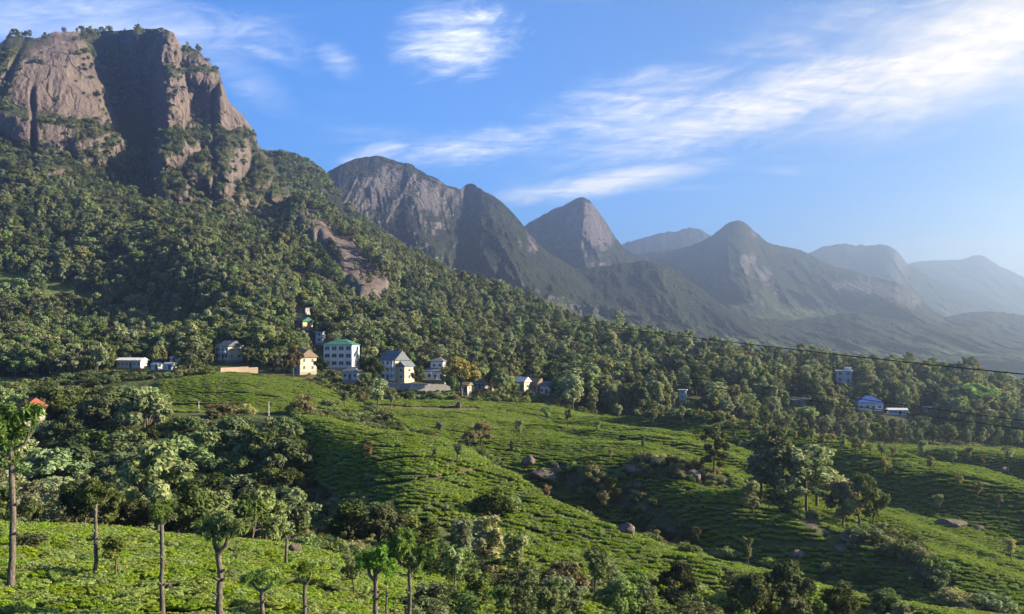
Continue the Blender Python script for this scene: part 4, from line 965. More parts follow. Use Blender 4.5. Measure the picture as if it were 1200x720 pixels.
for i, a in enumerate([
    (620, 546, 18, 14, 'brown boulder at the end of the ridge path'), (652, 559, 16, 18, 'upright dark boulder at the head of the rocky gully'), (640, 561, 46, 12, 'broad flat rock slab under the upright boulder in the gully'),
    (748, 553, 46, 12, 'long low pinkish rock outcrop at the top of the gully'), (748, 572, 14, 9, 'small pale boulder in the gully below the long outcrop'), (812, 562, 36, 12, 'dark rock hump on the field edge right of the gully'),
    (734, 628, 34, 20, 'big orange-brown boulder on the ridge crest among gully trees'), (705, 585, 20, 10, 'dark boulder between the gully trees'), (1115, 617, 44, 13, 'long grey whaleback rock in the right-hand tea slope'),
    (1147, 621, 16, 7, 'small rock at the right end of the whaleback rock'), (1085, 668, 34, 18, 'grassy boulder in the shrub strip at lower right'), (985, 648, 24, 10, 'low boulder under the strip of shrubs at lower right'), (935, 652, 30, 9, 'flat dark rock at the edge of the lower right field'),
    (1178, 555, 16, 9, 'small boulder by the far right field edge'), (690, 632, 10, 5, 'small stone on the ridge crest left of the orange boulder'), (537, 478, 10, 10, 'reddish boulder in the terraced tea below the huts'), (480, 662, 20, 14, 'pinkish boulder behind two bright lopped trees'), (1000, 632, 40, 12, 'scree heap at the foot of the big dark tree clump')]):
    boulder(*a, dmin=120 if a[1] < 655 or a[0] > 700 else 60, seed=i + 21)

# ------------------------------------------------------------------ lopped silver oaks of the foreground
def lopped(px, base, top, label, trunk_px, forks, tufts, seed, bend=0.0, d=None):
    """forks and tufts in photo pixels relative to the foot: forks (row up, dx, dy_depth px, rise, radius px); tufts (dx, depth, row up, size px, count)"""
    d = ground_at(px, base, 38) if d is None else d; m = d / F; x, y, z = gxyz(px, d); r = np.random.default_rng(seed)
    H = (base - top) * m
    w, c = pollard('lopped', H, trunk_px * .5 * m, [(a * m, b * m, e * m, f * m, g * m) for a, b, e, f, g in forks], [(a * m, b * m, e * m, f * m, n) for a, b, e, f, n in tufts], r, bend * m)
    e = empty('silver_oak', (x, y, z)); tag(e, label, 'tree', 'lopped silver oaks of the near tea hill')
    obj('trunk', w, None, e); obj('crown', c, None, e); return e
lopped(12, 697, 522, 'tallest lopped tree at far left, pale trunk with two bare forked arms', 8.5, [(168, 26, 0, 24, 2.2), (168, -20, 0, 18, 2.4), (150, 8, 8, 20, 2)], [(-2, 0, 200, 30, 900), (8, 4, 158, 16, 260), (-14, 3, 180, 22, 420), (22, 2, 196, 16, 200), (14, 0, 214, 20, 300)], 1, 3)
lopped(112, 682, 582, 'slim lopped tree with a flat green head, second from left', 5, [(96, 16, 2, 14, 1.8), (98, -14, 0, 12, 1.6)], [(0, 0, 106, 18, 520), (20, 0, 106, 12, 260), (-14, 0, 102, 12, 240)], 2)
lopped(190, 722, 606, 'straight lopped tree with one round leaf tuft, third from left', 6, [(106, 6, 0, 10, 1.8)], [(1, 0, 122, 15, 620), (-6, 2, 112, 10, 200), (8, -2, 118, 10, 260)], 3)
lopped(256, 732, 648, 'thick lopped tree forking into two tufted arms above the tea', 8.5, [(82, 16, 0, 30, 3.4), (84, -6, 0, 28, 3.0)], [(6, 0, 124, 18, 900), (24, 0, 116, 15, 500), (-10, 2, 112, 16, 620), (14, -4, 104, 13, 420), (2, 0, 92, 9, 200)], 4, 2)
lopped(307, 748, 690, 'short lopped tree with a wide thin head, low in the tea', 6.5, [(54, 12, 0, 12, 2), (54, -12, 0, 12, 2)], [(0, 0, 70, 17, 380), (18, 0, 68, 13, 260), (-18, 0, 68, 13, 260)], 5)
lopped(357, 748, 682, 'short lopped tree right of the wide-headed one, thin pale head', 5, [(62, 8, 0, 14, 1.6), (62, -8, 0, 14, 1.6)], [(0, 0, 80, 13, 260), (10, 0, 82, 11, 160), (-9, 0, 80, 11, 160)], 6)
lopped(440, 752, 668, 'dark-stemmed lopped tree with bright green leaves at bottom, left of a twin', 6.5, [(78, 10, 0, 20, 2.5), (70, -10, 0, 18, 2.5)], [(0, 0, 104, 18, 620), (-10, 0, 92, 16, 420), (12, 0, 88, 16, 420)], 7)
lopped(480, 750, 668, 'pale-stemmed lopped tree with the largest bright green head at bottom', 5.5, [(80, 18, 0, 20, 2.5), (84, -18, 0, 16, 2.2)], [(-4, 0, 112, 20, 720), (18, 0, 100, 18, 500), (-20, 0, 106, 17, 420), (4, 0, 84, 15, 300)], 8)
lopped(453, 748, 690, 'thin bare stem between the two bright green lopped trees', 3.5, [], [(0, 0, 62, 7, 120)], 9)
o = pole  # cut trunk
d_ = ground_at(335, 667, 40); e_ = empty('cut_trunk', gxyz(335, d_)); tag(e_, 'bare cut trunk standing in the near tea beside the split boulder', 'trunk')
V_, Q_ = join_tubes([tube([(0, 0, -.5), (0.03, 0, 1.4), (0.1, 0, 35 / F * d_)], [0.14, 0.12, 0.11], 9), tube([(0.06, 0, 2.3), (0.2, 0, 2.7)], [0.06, 0.03], 6)]); obj('stem', mesh_np('stem', V_, Q_), MATS['bark'], e_)

# ------------------------------------------------------------------ trees and shrubs placed one by one: (kind, variant, px, foot row, top row, width factor, material, label)
CLEAR = []     # tea is left out under these
def single(kind, var, px, base, top, wide, mt, label, dmin=95, name=None, cat=None, d=None, group=None):
    d = ground_at(px, base, dmin) if d is None else d; h = (base - top) / F * d * (1.22 if kind in ('tuft', 'tall') and base < 610 and base > 480 else 1.0)
    loc = gxyz(px, d); CLEAR.append((loc[0], loc[1], min(2.5, h * wide * (0.42 if kind == 'bush' else 0.05))))
    return plant(kind, var, name or ('shrub' if kind == 'bush' else 'tree'), loc, h, wide, None, label, cat or ('shrub' if kind == 'bush' else 'tree'), group, mt)
single('tuft', 0, 136, 684, 626, 1.25, 'leaf_dark', 'small dark round-headed tree right of the slim flat-headed lopped tree', 40)
single('bush', 0, 33, 648, 616, 1.25, 'leaf_dark', 'dark shrub on the near crest by the tallest lopped tree', 40)
single('tuft', 1, 413, 700, 648, 1.3, 'leaf_forest', 'small round-crowned tree left of the two bright green lopped trees', 60)
single('bush', 1, 578, 607, 564, 1.15, 'leaf_dark', 'big dark dome of bushes alone on the bright middle tea ridge')
single('bush', 2, 603, 603, 577, 0.9, 'leaf_forest', 'lighter shrub at the right side of the dark bush dome')
single('tuft', 1, 442, 488, 451, 1.25, 'leaf_euc', 'pale upright tree at the top of the middle tea ridge below the white annex')
single('tuft', 2, 458, 483, 459, 0.9, 'leaf_euc', 'slim pale tree just right of the upright tree at the ridge top')
single('tuft', 0, 404, 480, 458, 1.3, 'leaf_euc', 'small tree at the right end of the upper tea field')
single('bush', 1, 355, 486, 456, 1.1, 'leaf_pale', 'rounded grey-green shrub at the foot of the upper tea field')
single('bush', 0, 388, 478, 463, 1.5, 'leaf_forest', 'low shrub right of the rounded grey-green shrub')
single('bush', 2, 262, 489, 467, 1.9, 'leaf_russet', 'spreading brownish thicket below the upper tea field')
single('bush', 1, 288, 487, 470, 1.4, 'leaf_pale', 'pale bush at the right end of the brownish thicket')
single('tuft', 2, 430, 545, 522, 1.2, 'leaf_russet', 'tiny shade tree alone on the left half of the middle tea ridge')
single('tuft', 0, 536, 545, 524, 1.2, 'leaf_euc', 'thin shade tree near the crest of the middle tea ridge')
single('tuft', 1, 509, 541, 528, 1.1, 'leaf_dark', 'tiny dark shade tree left of the thin one near the ridge crest')
single('broad', 1, 563, 524, 494, 1.25, 'leaf_russet', 'brownish spreading tree behind the middle ridge crest')
single('broad', 2, 550, 527, 503, 1.0, 'leaf_pale', 'small pale tree hugging the brownish spreading tree')
for i, (px, b, t, w, mt, lab) in enumerate([
    (516, 515, 497, 1.1, 'leaf_euc', 'lone small tree in the dark terraces left of the brownish tree'), (608, 517, 496, 0.9, 'leaf_euc', 'small tree on the upper tea slope right of the brownish tree'), (600, 535, 520, 0.8, 'leaf_dark', 'tiny dark tree near the top end of the ridge path'),
    (665, 502, 483, 0.9, 'leaf_dark', 'dark small tree on the upper tea slope under the peach-walled cottage'), (754, 533, 513, 0.8, 'leaf_dark', 'slim dark tree in the middle of the bright upper slope'), (765, 503, 478, 0.9, 'leaf_euc', 'slim tree on the skyline of the upper tea ridge, left of two'), (800, 500, 480, 1.0, 'leaf_forest', 'round tree on the skyline of the upper tea ridge, right of two'),
    (700, 512, 496, 0.9, 'leaf_euc', 'tiny shade tree high on the upper tea ridge'), (640, 497, 480, 1.3, 'leaf_forest', 'tree at the top edge of the upper tea slope'), (725, 498, 478, 1.1, 'leaf_euc', 'shade tree on the upper tea ridge crest left of the slim one'), (715, 545, 530, 0.7, 'leaf_pale', 'tiny sapling above the long pinkish outcrop')]):
    single('tuft', i % 3, px, b, t, w, mt, lab)
for i, (k, px, b, t, w, mt, lab) in enumerate([
    ('broad', 690, 577, 545, 1.05, 'leaf_pale', 'pale leafy tree at the head of the rocky gully'), ('broad', 719, 590, 560, 1.05, 'leaf_yellow', 'yellowish tree in the gully right of the pale leafy tree'), ('tuft', 693, 604, 578, 1.2, 'leaf_euc', 'slender gully tree below the pale leafy tree'),
    ('tuft', 705, 607, 581, 1.3, 'leaf_pale', 'light grey-green gully tree right of the slender one'), ('broad', 751, 626, 594, 1.15, 'leaf_forest', 'round leafy tree behind the orange boulder'), ('tuft', 641, 591, 572, 1.2, 'leaf_russet', 'small brownish tree on the crest at the gully head'),
    ('tuft', 770, 640, 620, 0.9, 'leaf_pale', 'thin pale sapling on the crest right of the orange boulder'), ('broad', 799, 635, 608, 0.9, 'leaf_euc', 'grey-green tree in the shade right of the orange boulder'), ('tuft', 815, 645, 617, 1.1, 'leaf_pale', 'pale tree right of the grey-green one in the gully'), ('bush', 806, 652, 634, 1.5, 'leaf_dark', 'dark shrub under the pale gully trees'),
    ('tuft', 876, 670, 628, 0.9, 'leaf_dark', 'round-headed sapling with a thin white stem at lower right'), ('tall', 836, 562, 509, 1.3, 'leaf_dark', 'tall narrow dark tree alone on the bright upper slope'), ('tall', 891, 588, 522, 1.5, 'leaf_euc', 'tall thin tree, leftmost of the open grove right of centre'),
    ('tall', 908, 592, 516, 1.4, 'leaf_euc', 'tallest straight tree of the open grove right of centre'), ('tall', 928, 598, 536, 1.5, 'leaf_euc', 'tall thin tree in the middle of the open grove'), ('tall', 945, 600, 540, 1.6, 'leaf_forest', 'leafy tree, second from the right in the open grove'), ('tall', 957, 596, 534, 1.7, 'leaf_euc', 'rightmost tree of the open grove, next to the big clump'),
    ('tall', 883, 607, 570, 1.3, 'leaf_pale', 'short pale tree in front of the open grove'), ('broad', 1008, 625, 556, 0.95, 'leaf_dark', 'biggest dark tree of the clump on the right-hand slope'), ('broad', 988, 620, 562, 0.9, 'leaf_russet', 'brown-tinged tree at the left side of the big clump'), ('broad', 1024, 622, 570, 0.9, 'leaf_dark', 'dark tree at the right side of the big clump'), ('bush', 1012, 634, 610, 1.7, 'leaf_forest', 'shrubs at the foot of the big dark clump'),
    ('bush', 1052, 655, 628, 1.4, 'leaf_forest', 'light shrub, first down the shrub strip from the big clump'), ('bush', 1072, 662, 636, 1.2, 'leaf_pale', 'pale shrub, second down the shrub strip'), ('bush', 1089, 672, 645, 1.2, 'leaf_forest', 'shrub by the grassy boulder, third down the strip'), ('bush', 1100, 688, 664, 1.2, 'leaf_dark', 'dark shrub, fourth down the strip'), ('bush', 1120, 712, 686, 1.6, 'leaf_pale', 'broad pale shrub near the bottom right, left of its neighbour'), ('bush', 1165, 716, 690, 1.8, 'leaf_euc', 'broad grey-green shrub near the bottom right corner'),
    ('tuft', 1062, 694, 674, 1.5, 'leaf_forest', 'wide-crowned small tree at the foot of the bright lower right field'), ('bush', 1018, 680, 662, 1.8, 'leaf_dark', 'dark thicket below the bright lower right field'), ('bush', 975, 672, 655, 1.5, 'leaf_forest', 'thicket left of the dark one below the bright field'), ('bush', 850, 655, 638, 1.8, 'leaf_forest', 'green shrub in the hollow left of the white-stemmed sapling'), ('bush', 905, 668, 652, 1.7, 'leaf_forest', 'green shrub in the hollow right of the white-stemmed sapling')]):
    single(k, i % (2 if k == 'feather' else 3), px, b, t, w, mt, lab, 105)
row = [(880, 516, 487), (897, 514, 500), (906, 516, 502), (921, 520, 503), (944, 523, 505), (951, 524, 506), (986, 533, 514), (1003, 537, 517), (1009, 536, 520), (1033, 541, 523), (1047, 541, 526), (1019, 535, 523), (932, 520, 508), (964, 526, 512)]
row.sort()
ORD = ['first', 'second', 'third', 'fourth', 'fifth', 'sixth', 'seventh', 'eighth', 'ninth', 'tenth', 'eleventh', 'twelfth', 'thirteenth', 'fourteenth', 'fifteenth', 'sixteenth']
for i, (px, b, t) in enumerate(row):
    single('tuft', i % 3, px, b, t, 1.1 + 0.3 * ((i * 7) % 3) / 2, ('leaf_euc', 'leaf_pale', 'leaf_forest')[i % 3], 'small shade tree on the far right tea crest, %s from the left of its row' % ORD[i], 110, 'shade_tree', 'tree', None, 'shade trees on the far right crest')
far = [(1036, 565, 541, 'lollipop-shaped shade tree right of the big clump, below the crest row'), (1080, 540, 520, 'small shade tree in the far right field, nearest the crest row'), (1091, 556, 538, 'thin shade tree above the whaleback rock'), (1117, 548, 532, 'leaning small tree in the far right field'), (1146, 588, 570, 'round small tree right of the whaleback rock'), (1100, 602, 583, 'thin small tree just above the whaleback rock'), (1122, 578, 560, 'faint small tree in the middle of the right-hand slope'), (1135, 545, 528, 'shade tree right of the leaning one in the far field'), (1150, 552, 536, 'bushy small tree near the far right field edge'), (1170, 600, 582, 'small tree by the right edge of the picture'), (1185, 660, 630, 'pale tree at the right edge above the bottom shrubs'), (1180, 548, 528, 'shade tree by the small boulder at far right'), (1010, 557, 545, 'tiny tree on the shaded slope above the big clump'), (860, 520, 506, 'tiny tree on the bright crest left of the crest row')]
for i, (px, b, t, lab) in enumerate(far): single('tuft', i % 3, px, b, t, 1.2, ('leaf_pale', 'leaf_euc')[i % 2], lab, 110, 'shade_tree', 'tree', None, 'shade trees of the right-hand slope')
# dark trees standing between and below the houses
for i, (k, px, b, t, w, mt, lab) in enumerate([
    ('broad', 436, 456, 418, 0.85, 'leaf_dark', 'dark tree between the green-roofed block and the villa'), ('broad', 428, 462, 436, 1.0, 'leaf_dark', 'low dark tree under the white annex, on its right'), ('broad', 388, 450, 432, 1.1, 'leaf_dark', 'small dark tree at the foot of the green-roofed block'), ('broad', 375, 444, 418, 0.8, 'leaf_dark', 'dark tree between the cream house and the green-roofed block'),
    ('broad', 490, 454, 428, 0.8, 'leaf_dark', 'dark tree between the villa and the porch house'), ('broad', 446, 470, 448, 1.1, 'leaf_dark', 'dark tree below the left end of the grey retaining wall'), ('bush', 478, 466, 456, 1.8, 'leaf_dark', 'dark hedge under the grey retaining wall below the villa'), ('bush', 512, 468, 457, 1.8, 'leaf_forest', 'shrubs under the grey retaining wall below the porch house'), ('broad', 530, 466, 440, 0.8, 'leaf_forest', 'leafy tree at the right end of the grey retaining wall'),
    ('broad', 582, 462, 430, 0.9, 'leaf_dark', 'dark tree right of the brown-roofed hut'), ('broad', 597, 468, 440, 0.9, 'leaf_forest', 'leafy tree left of the three cottages'), ('broad', 655, 474, 440, 0.9, 'leaf_forest', 'leafy tree right of the three cottages'), ('broad', 620, 472, 457, 1.2, 'leaf_dark', 'low dark tree in front of the peach-walled cottage'), ('tall', 672, 482, 440, 1.3, 'leaf_euc', 'slim tree at the forest corner above the upper tea slope'), ('broad', 412, 468, 450, 1.2, 'leaf_dark', 'low dark tree under the white annex, on its left'),
    ('broad', 310, 436, 408, 0.9, 'leaf_forest', 'leafy tree behind the right end of the tan wall'), ('tuft', 327, 438, 412, 1.1, 'leaf_euc', 'grey-green tree between the tan wall and the cream house'), ('broad', 290, 432, 406, 0.9, 'leaf_dark', 'dark tree rising behind the middle of the tan wall'), ('bush', 243, 440, 426, 1.3, 'leaf_dark', 'dark bush at the left end of the tan wall')]):
    single(k, i % 3, px, b, t, w, mt, lab, 300)
# trees of the hollow between the near hill and the middle ridge, and along the bottom
for i, (k, px, b, t, w, mt, lab) in enumerate([
    ('broad', 442, 655, 590, 1.0, 'leaf_forest', 'leafy tree with reddish tips at the left of the hollow'), ('broad', 408, 650, 585, 1.0, 'leaf_dark', 'dark tree at the left end of the hollow below the ridge path'), ('broad', 470, 648, 598, 1.1, 'leaf_dark', 'dark low tree behind the bright green lopped pair'), ('feather', 505, 655, 610, 1.1, 'leaf_dark', 'feathery dark tree in the hollow, right of the bright lopped pair'),
    ('tuft', 545, 694, 618, 1.0, 'leaf_euc', 'thin-stemmed tree with a pale ragged head in the hollow'), ('tall', 566, 676, 602, 1.5, 'leaf_pale', 'tallest pale-stemmed tree of the hollow'), ('tuft', 574, 672, 625, 1.1, 'leaf_euc', 'drooping tree just right of the tallest pale-stemmed tree'), ('tuft', 605, 690, 622, 1.1, 'leaf_euc', 'ragged grey-green tree at the right of the hollow'), ('bush', 525, 660, 640, 1.6, 'leaf_forest', 'low green shrub in the hollow below the feathery tree'),
    ('bush', 590, 672, 650, 1.4, 'leaf_dark', 'dark undergrowth under the drooping tree'), ('bush', 625, 690, 662, 1.5, 'leaf_dark', 'dark undergrowth right of the ragged tree'), ('broad', 664, 722, 655, 1.05, 'leaf_russet', 'round russet-tinged tree at the bottom middle'), ('tuft', 697, 712, 640, 1.0, 'leaf_dark', 'dark slender tree right of the russet one'), ('bush', 722, 712, 690, 1.5, 'leaf_forest', 'shrub between the russet tree and the bottom dark trees'), ('tuft', 748, 722, 672, 1.1, 'leaf_forest', 'ragged small tree at the bottom right of centre'),
    ('broad', 796, 730, 660, 0.9, 'leaf_dark', 'dark bushy tree at the bottom, left of the bright green bush'), ('bush', 850, 738, 690, 1.3, 'leaf_bright', 'vivid bright green bush at the bottom edge'), ('broad', 880, 745, 668, 0.9, 'leaf_dark', 'dark tree behind the vivid green bush'), ('broad', 915, 745, 655, 0.8, 'leaf_dark', 'tallest dark tree at the bottom right of the vivid bush'), ('broad', 942, 745, 680, 0.9, 'leaf_forest', 'low spreading tree at the bottom, next right of the tallest dark one'), ('broad', 985, 748, 686, 0.9, 'leaf_dark', 'dark crown at the bottom edge below the dark thicket'), ('bush', 1030, 745, 708, 1.5, 'leaf_forest', 'shrub tops at the bottom edge near the right'),
    ('bush', 500, 722, 676, 1.3, 'leaf_dark', 'dark shrub mass right of the pale-stemmed lopped tree'), ('bush', 535, 726, 686, 1.4, 'leaf_forest', 'grey-green shrub at the bottom, right of the dark mass'), ('tuft', 560, 725, 668, 1.3, 'leaf_dark', 'dark conical small tree at the bottom left of centre'), ('feather', 598, 720, 668, 1.2, 'leaf_dark', 'feathery dark sapling at the bottom, right of the conical one'), ('bush', 630, 735, 700, 1.5, 'leaf_forest', 'low shrub at the bottom left of the russet tree'), ('feather', 622, 712, 662, 1.1, 'leaf_forest', 'thin feathery sapling left of the russet tree'), ('bush', 765, 738, 700, 1.5, 'leaf_dark', 'dark shrub at the bottom below the ragged small tree'), ('bush', 820, 742, 702, 1.5, 'leaf_forest', 'shrub at the bottom between the dark bushy tree and the vivid bush')]):
    near = b > 700 or px > 640
    single(k, i % (2 if k == 'feather' else 3), px, b, t, w, mt, lab, 50 if near else 95, d=None)

# thicket along the bottom edge and in the hollow
tk = np.random.default_rng(91); spots_ = []
THICK = [(486, 655), (560, 648), (640, 668), (690, 690), (760, 690), (860, 700), (960, 712), (1060, 722), (1060, 762), (480, 756)]
while len(spots_) < 52:
    px_, row_ = tk.uniform(480, 1060), tk.uniform(645, 760)
    if inpoly(np.array(px_), np.array(row_), THICK) and all(abs(px_ - a) + abs(row_ - b_) > 9 for a, b_ in spots_): spots_.append((px_, row_))
spots_.sort()
for i, (px_, row_) in enumerate(spots_):
    d_ = ground_at(px_, row_, 50); k_ = ('bush', 'broad', 'bush', 'tuft', 'bush', 'feather')[i % 6]; h_ = {'bush': tk.uniform(1.6, 2.8), 'broad': tk.uniform(3.2, 5.2), 'tuft': tk.uniform(3.2, 5.0), 'feather': tk.uniform(3.5, 5.5)}[k_]
    nm_ = {'bush': 'low leafy shrub', 'broad': 'bushy small tree', 'tuft': 'thin-stemmed small tree', 'feather': 'feathery sapling'}[k_]
    cnt_ = sum(1 for j in range(i) if ('bush', 'broad', 'bush', 'tuft', 'bush', 'feather')[j % 6] == k_)
    o_ = '%s' % (ORD[cnt_] if cnt_ < len(ORD) else '%d%s' % (cnt_ + 1, {1: 'st', 2: 'nd', 3: 'rd'}.get((cnt_ + 1) % 10, 'th')))
    loc_ = gxyz(px_, d_); CLEAR.append((loc_[0], loc_[1], 1.0 if k_ == 'bush' else 0.3))
    plant(k_, i % (2 if k_ == 'feather' else 3), 'shrub' if k_ == 'bush' else 'tree', loc_, h_, tk.uniform(1.0, 1.4), None, '%s in the thicket along the bottom edge, %s of its kind from left' % (nm_, o_), 'shrub' if k_ == 'bush' else 'tree', 'thicket along the bottom edge', ('leaf_dark', 'leaf_forest', 'leaf_dark', 'leaf_euc')[i % 4])
# ------------------------------------------------------------------ woodland and forest
RUN = np.minimum.accumulate(PYG, axis=1)
def visible(px, d, h):
    """does the top of something h tall clear the ground in front"""
    ld = np.log(d); top = HZ - F * (bil(ZG, px, ld) + h) / d
    return top < bil(RUN, px, ld - 0.02) - 0.5
def blocked(px, d, top, base, w):
    r = np.zeros(len(px), bool)
    for x0, x1, y0, y1, dh in KEEP: r |= (px + w > x0) & (px - w < x1) & (top < y1) & (base > y0) & (d < dh + 7)
    return r
def jgrid(x0, x1, y0, y1, s, r):
    gx, gy = np.meshgrid(np.arange(x0, x1, s), np.arange(y0, y1, s)); gx = gx + (np.arange(gx.shape[0]) % 2)[:, None] * s / 2
    return (gx + r.uniform(-.42, .42, gx.shape) * s).ravel(), (gy + r.uniform(-.42, .42, gy.shape) * s).ravel()
FOREST = []     # x, y, z, h, wide, proto index, visible size, zone
def add_forest(d0, d1, s, r, px0=-220, px1=1420, zone='forest'):
    x, y = jgrid((px0 - 600) / F * d1, (px1 - 600) / F * d1, d0, d1, s, r); px = 600 + F * x / y
    k = (px > px0) & (px < px1); x, y, px = x[k], y[k], px[k]
    z = ground_z(x, y); py = HZ - F * z / y
    lc, ldd, le, lh = [np.exp(np.interp(px, PXG, LD[q, 0])) for q in (2, 3, 5, 8)]
    left = (px < 345) & (y > lc * 1.05) & (y < 340) & ~((px > 186) & inpoly(px, py, POLY_UP))
    slope = (y > lh * 0.995) & (y < 1290)
    ok = (left | slope) & ~zone_tea(px, py, y) & ~((y > 500) & (y < 1200) & (band_dist(px, py) < 5) & (r.random(len(px)) < 0.94)) 
    for p in PATHS: ok &= ~((seg_dist(px, py, p) < 4) & (y < 420))
    for gx, gy, gw, gh in GLADES: ok &= ~((y > 400) & (np.abs(px - gx) < gw) & (py > gy - gh) & (py < gy + gh + 8))
    thin = (px < 340) & (y > 800)
    ok &= ~(thin & (r.random(len(px)) < 0.12)); ok &= ~((px < 330) & (y > 1010))
    glade = fbm(x / 40, y / 40, oct=3, seed=91); ok &= ~((glade > 0.42) & (y > 380))
    x, y, z, px, py = x[ok], y[ok], z[ok], px[ok], py[ok]; n = len(x)
    tallz = np.clip(sstep(330, 480, px) * 0.5 + 0.35 + 0.2 * (y > 500), 0, 0.92) * (y > 335)
    tallp = r.random(n) < tallz
    grp = fbm(x / 55, y / 55, oct=2, seed=92)
    h = np.where(tallp, r.uniform(10, 16, n), r.uniform(8, 14.5, n)) * np.interp(y, [100, 200, 420, 700, 1100], [0.55, 0.9, 0.86, 0.76, 0.7]) * (1 + 0.25 * grp) * np.exp(r.normal(0, 0.2, n))
    h = np.where((px < 340) & (y > 820), h * 0.62, h)
    h *= np.where((px > 880) & (y < 400), 0.62, 1.0)
    wide = np.where(tallp, r.uniform(0.9, 1.4, n), r.uniform(0.85, 1.4, n))
    idx = np.where(tallp, 8 + r.choice([0, 1, 2, 3, 0, 1, 2, 3, 4, 5, 6, 7, 8], n), np.where(r.random(n) < np.where(grp < -0.05, 0.6, 0.15), 4 + r.integers(0, 2, n), r.choice([0, 1, 2, 3, 0, 1, 2, 3, 6, 7, 7], n)))
    lim = np.interp(px, [0, 180, 186, 345], [452, 452, 487, 487]); h = np.where(left[ok], np.minimum(h, (HZ - lim) / F * y - z), h)
    big = h > 2.2; x, y, z, px, py, h, wide, idx, tallp = [a[big] for a in (x, y, z, px, py, h, wide, idx, tallp)]
    top = HZ - F * (z + h) / y; w = h * wide * np.where(tallp, 0.24, 0.46) * F / y
    vis = visible(px, y, h) & (px > -60) & (px < 1260); size = np.where(vis, h * F / y, 0)
    keep = (visible(px, y, h * 1.1) | (y < 420)) & ~blocked(px, y, top, py, w)
    # the three roads and the view of the pale ground keep some air
    idx = np.where((px < 345) & (y < 340) & (idx == 6), 4, idx)
    for i in np.nonzero(keep)[0]: FOREST.append((x[i], y[i], z[i], h[i], wide[i], int(idx[i]), size[i], 'left' if (px[i] < 345 and y[i] < 340) else 'slope', px[i], py[i]))
fr = np.random.default_rng(33)
add_forest(92, 340, 6.8, fr); add_forest(340, 560, 4.8, fr); add_forest(560, 1290, 5.2, fr)
FOREST.sort(key=lambda t: -t[6])
PR_F = [('broad', i) for i in range(8)] + [('tall', i) for i in range(7)] + [('feather', i) for i in range(2)]
n_left = n_slope = 0; rest = []; CELLS = {}
def ordinal(k):
    return ORD[k] if k < len(ORD) else '%d%s' % (k + 1, {1: 'st', 2: 'nd', 3: 'rd'}.get((k + 1) % 10 if (k + 1) // 10 != 1 else 0, 'th'))
LEFT_MARKS = [(60, 'behind the tallest lopped tree at far left'), (150, 'behind the slim flat-headed lopped tree'), (222, 'behind the straight one-tufted lopped tree'), (285, 'behind the thick forked lopped tree'), (999, 'behind the boulders on the near crest')]
SLOPE_MARKS = [(140, 'left of the long whitewashed hall'), (255, 'between the whitewashed hall and the tan wall'), (345, 'above the tan wall'), (430, 'around the green-roofed block'), (540, 'around the villa and the porch house'), (660, 'around the three cottages'), (740, 'just right of the three cottages'), (830, 'around the bluish hut'), (960, 'left of the blue-roofed bungalow'), (1080, 'around the blue-roofed bungalow'), (1999, 'right of the blue-roofed bungalow')]
ROWS = ['front row', 'second row', 'third row', 'fourth row', 'fifth row', 'sixth row', 'back row']
def in_cell(o, px, d, what, marks, edges):
    mark = next(m for lim, m in marks if px < lim); r = int(np.searchsorted(edges, d)); CELLS.setdefault((what, mark, ROWS[min(r, 6)]), []).append((px, o))
for t in FOREST:
    x, y, z, h, wide, idx, size, zone, px, py = t
    if size > 14 and zone == 'left' and n_left < 290:
        n_left += 1
        if px < 120 and y > 105 and y < 170:
            e = plant('feather', n_left % 2, 'feathery_tree', (x, y, z), h * 1.15, 1.1, None, 'x', 'tree', 'feathery trees at far left'); in_cell(e, px, y, 'pale feathery tree', LEFT_MARKS, [115, 126, 137, 148, 160])
        else:
            e = plant('broad', idx if idx < 8 else idx % 8, 'woodland_tree', (x, y, z), h, wide, None, 'x', 'tree', 'trees of the dark woodland behind the near tea hill'); in_cell(e, px, y, 'leafy woodland tree', LEFT_MARKS, [125, 150, 175, 200, 230, 265])
    elif size > 14 and zone == 'slope' and n_slope < 295:
        n_slope += 1
        k, v = PR_F[idx]
        e = plant(k, v, 'forest_tree', (x, y, z), h, wide, None, 'x', 'tree', 'trees of the lower forest edge'); in_cell(e, px, y, 'slim forest tree' if k == 'tall' else 'round-crowned forest tree', SLOPE_MARKS, [352, 365, 380, 395, 415, 440])
    else: rest.append(t)
for (what, mark, row_), lst in CELLS.items():
    lst.sort(key=lambda a: a[0])
    for k, (_, o) in enumerate(lst): o['label'] = '%s %s, %s' % (what, mark, row_) + (', %s from left' % ordinal(k) if len(lst) > 1 else '')
single('broad', 4, 1118, 448, 413, 0.95, 'leaf_dark', 'tall dark tree standing above the skyline of the right-hand forest', 400, d=535.0)
single('broad', 5, 1058, 446, 420, 0.6, 'leaf_dark', 'narrow dark tree on the forest skyline left of the tall one', 400, d=540.0)
single('broad', 0, 541, 452, 406, 1.15, 'leaf_yellow', 'large yellow-green tree right of the white porch house', 320, d=352.0)
single('broad', 1, 222, 436, 392, 1.2, 'leaf_forest', 'large leafy tree between the white sheds and the tan wall', 320, d=352.0)
single('broad', 3, 343, 432, 394, 0.8, 'leaf_russet', 'reddish-brown tree left of the cream gabled house', 320, d=345.0)
R_ = np.array([t[:6] for t in rest])
scatter('forest', 'dense mixed forest covering the slope under the cliff', 'forest', R_[:, :3], fr.uniform(0, 6.28, len(R_)), np.stack([R_[:, 3] * R_[:, 4], R_[:, 3] * R_[:, 4], R_[:, 3]], 1), R_[:, 5].astype(int), [PROTO[k] for k in PR_F])

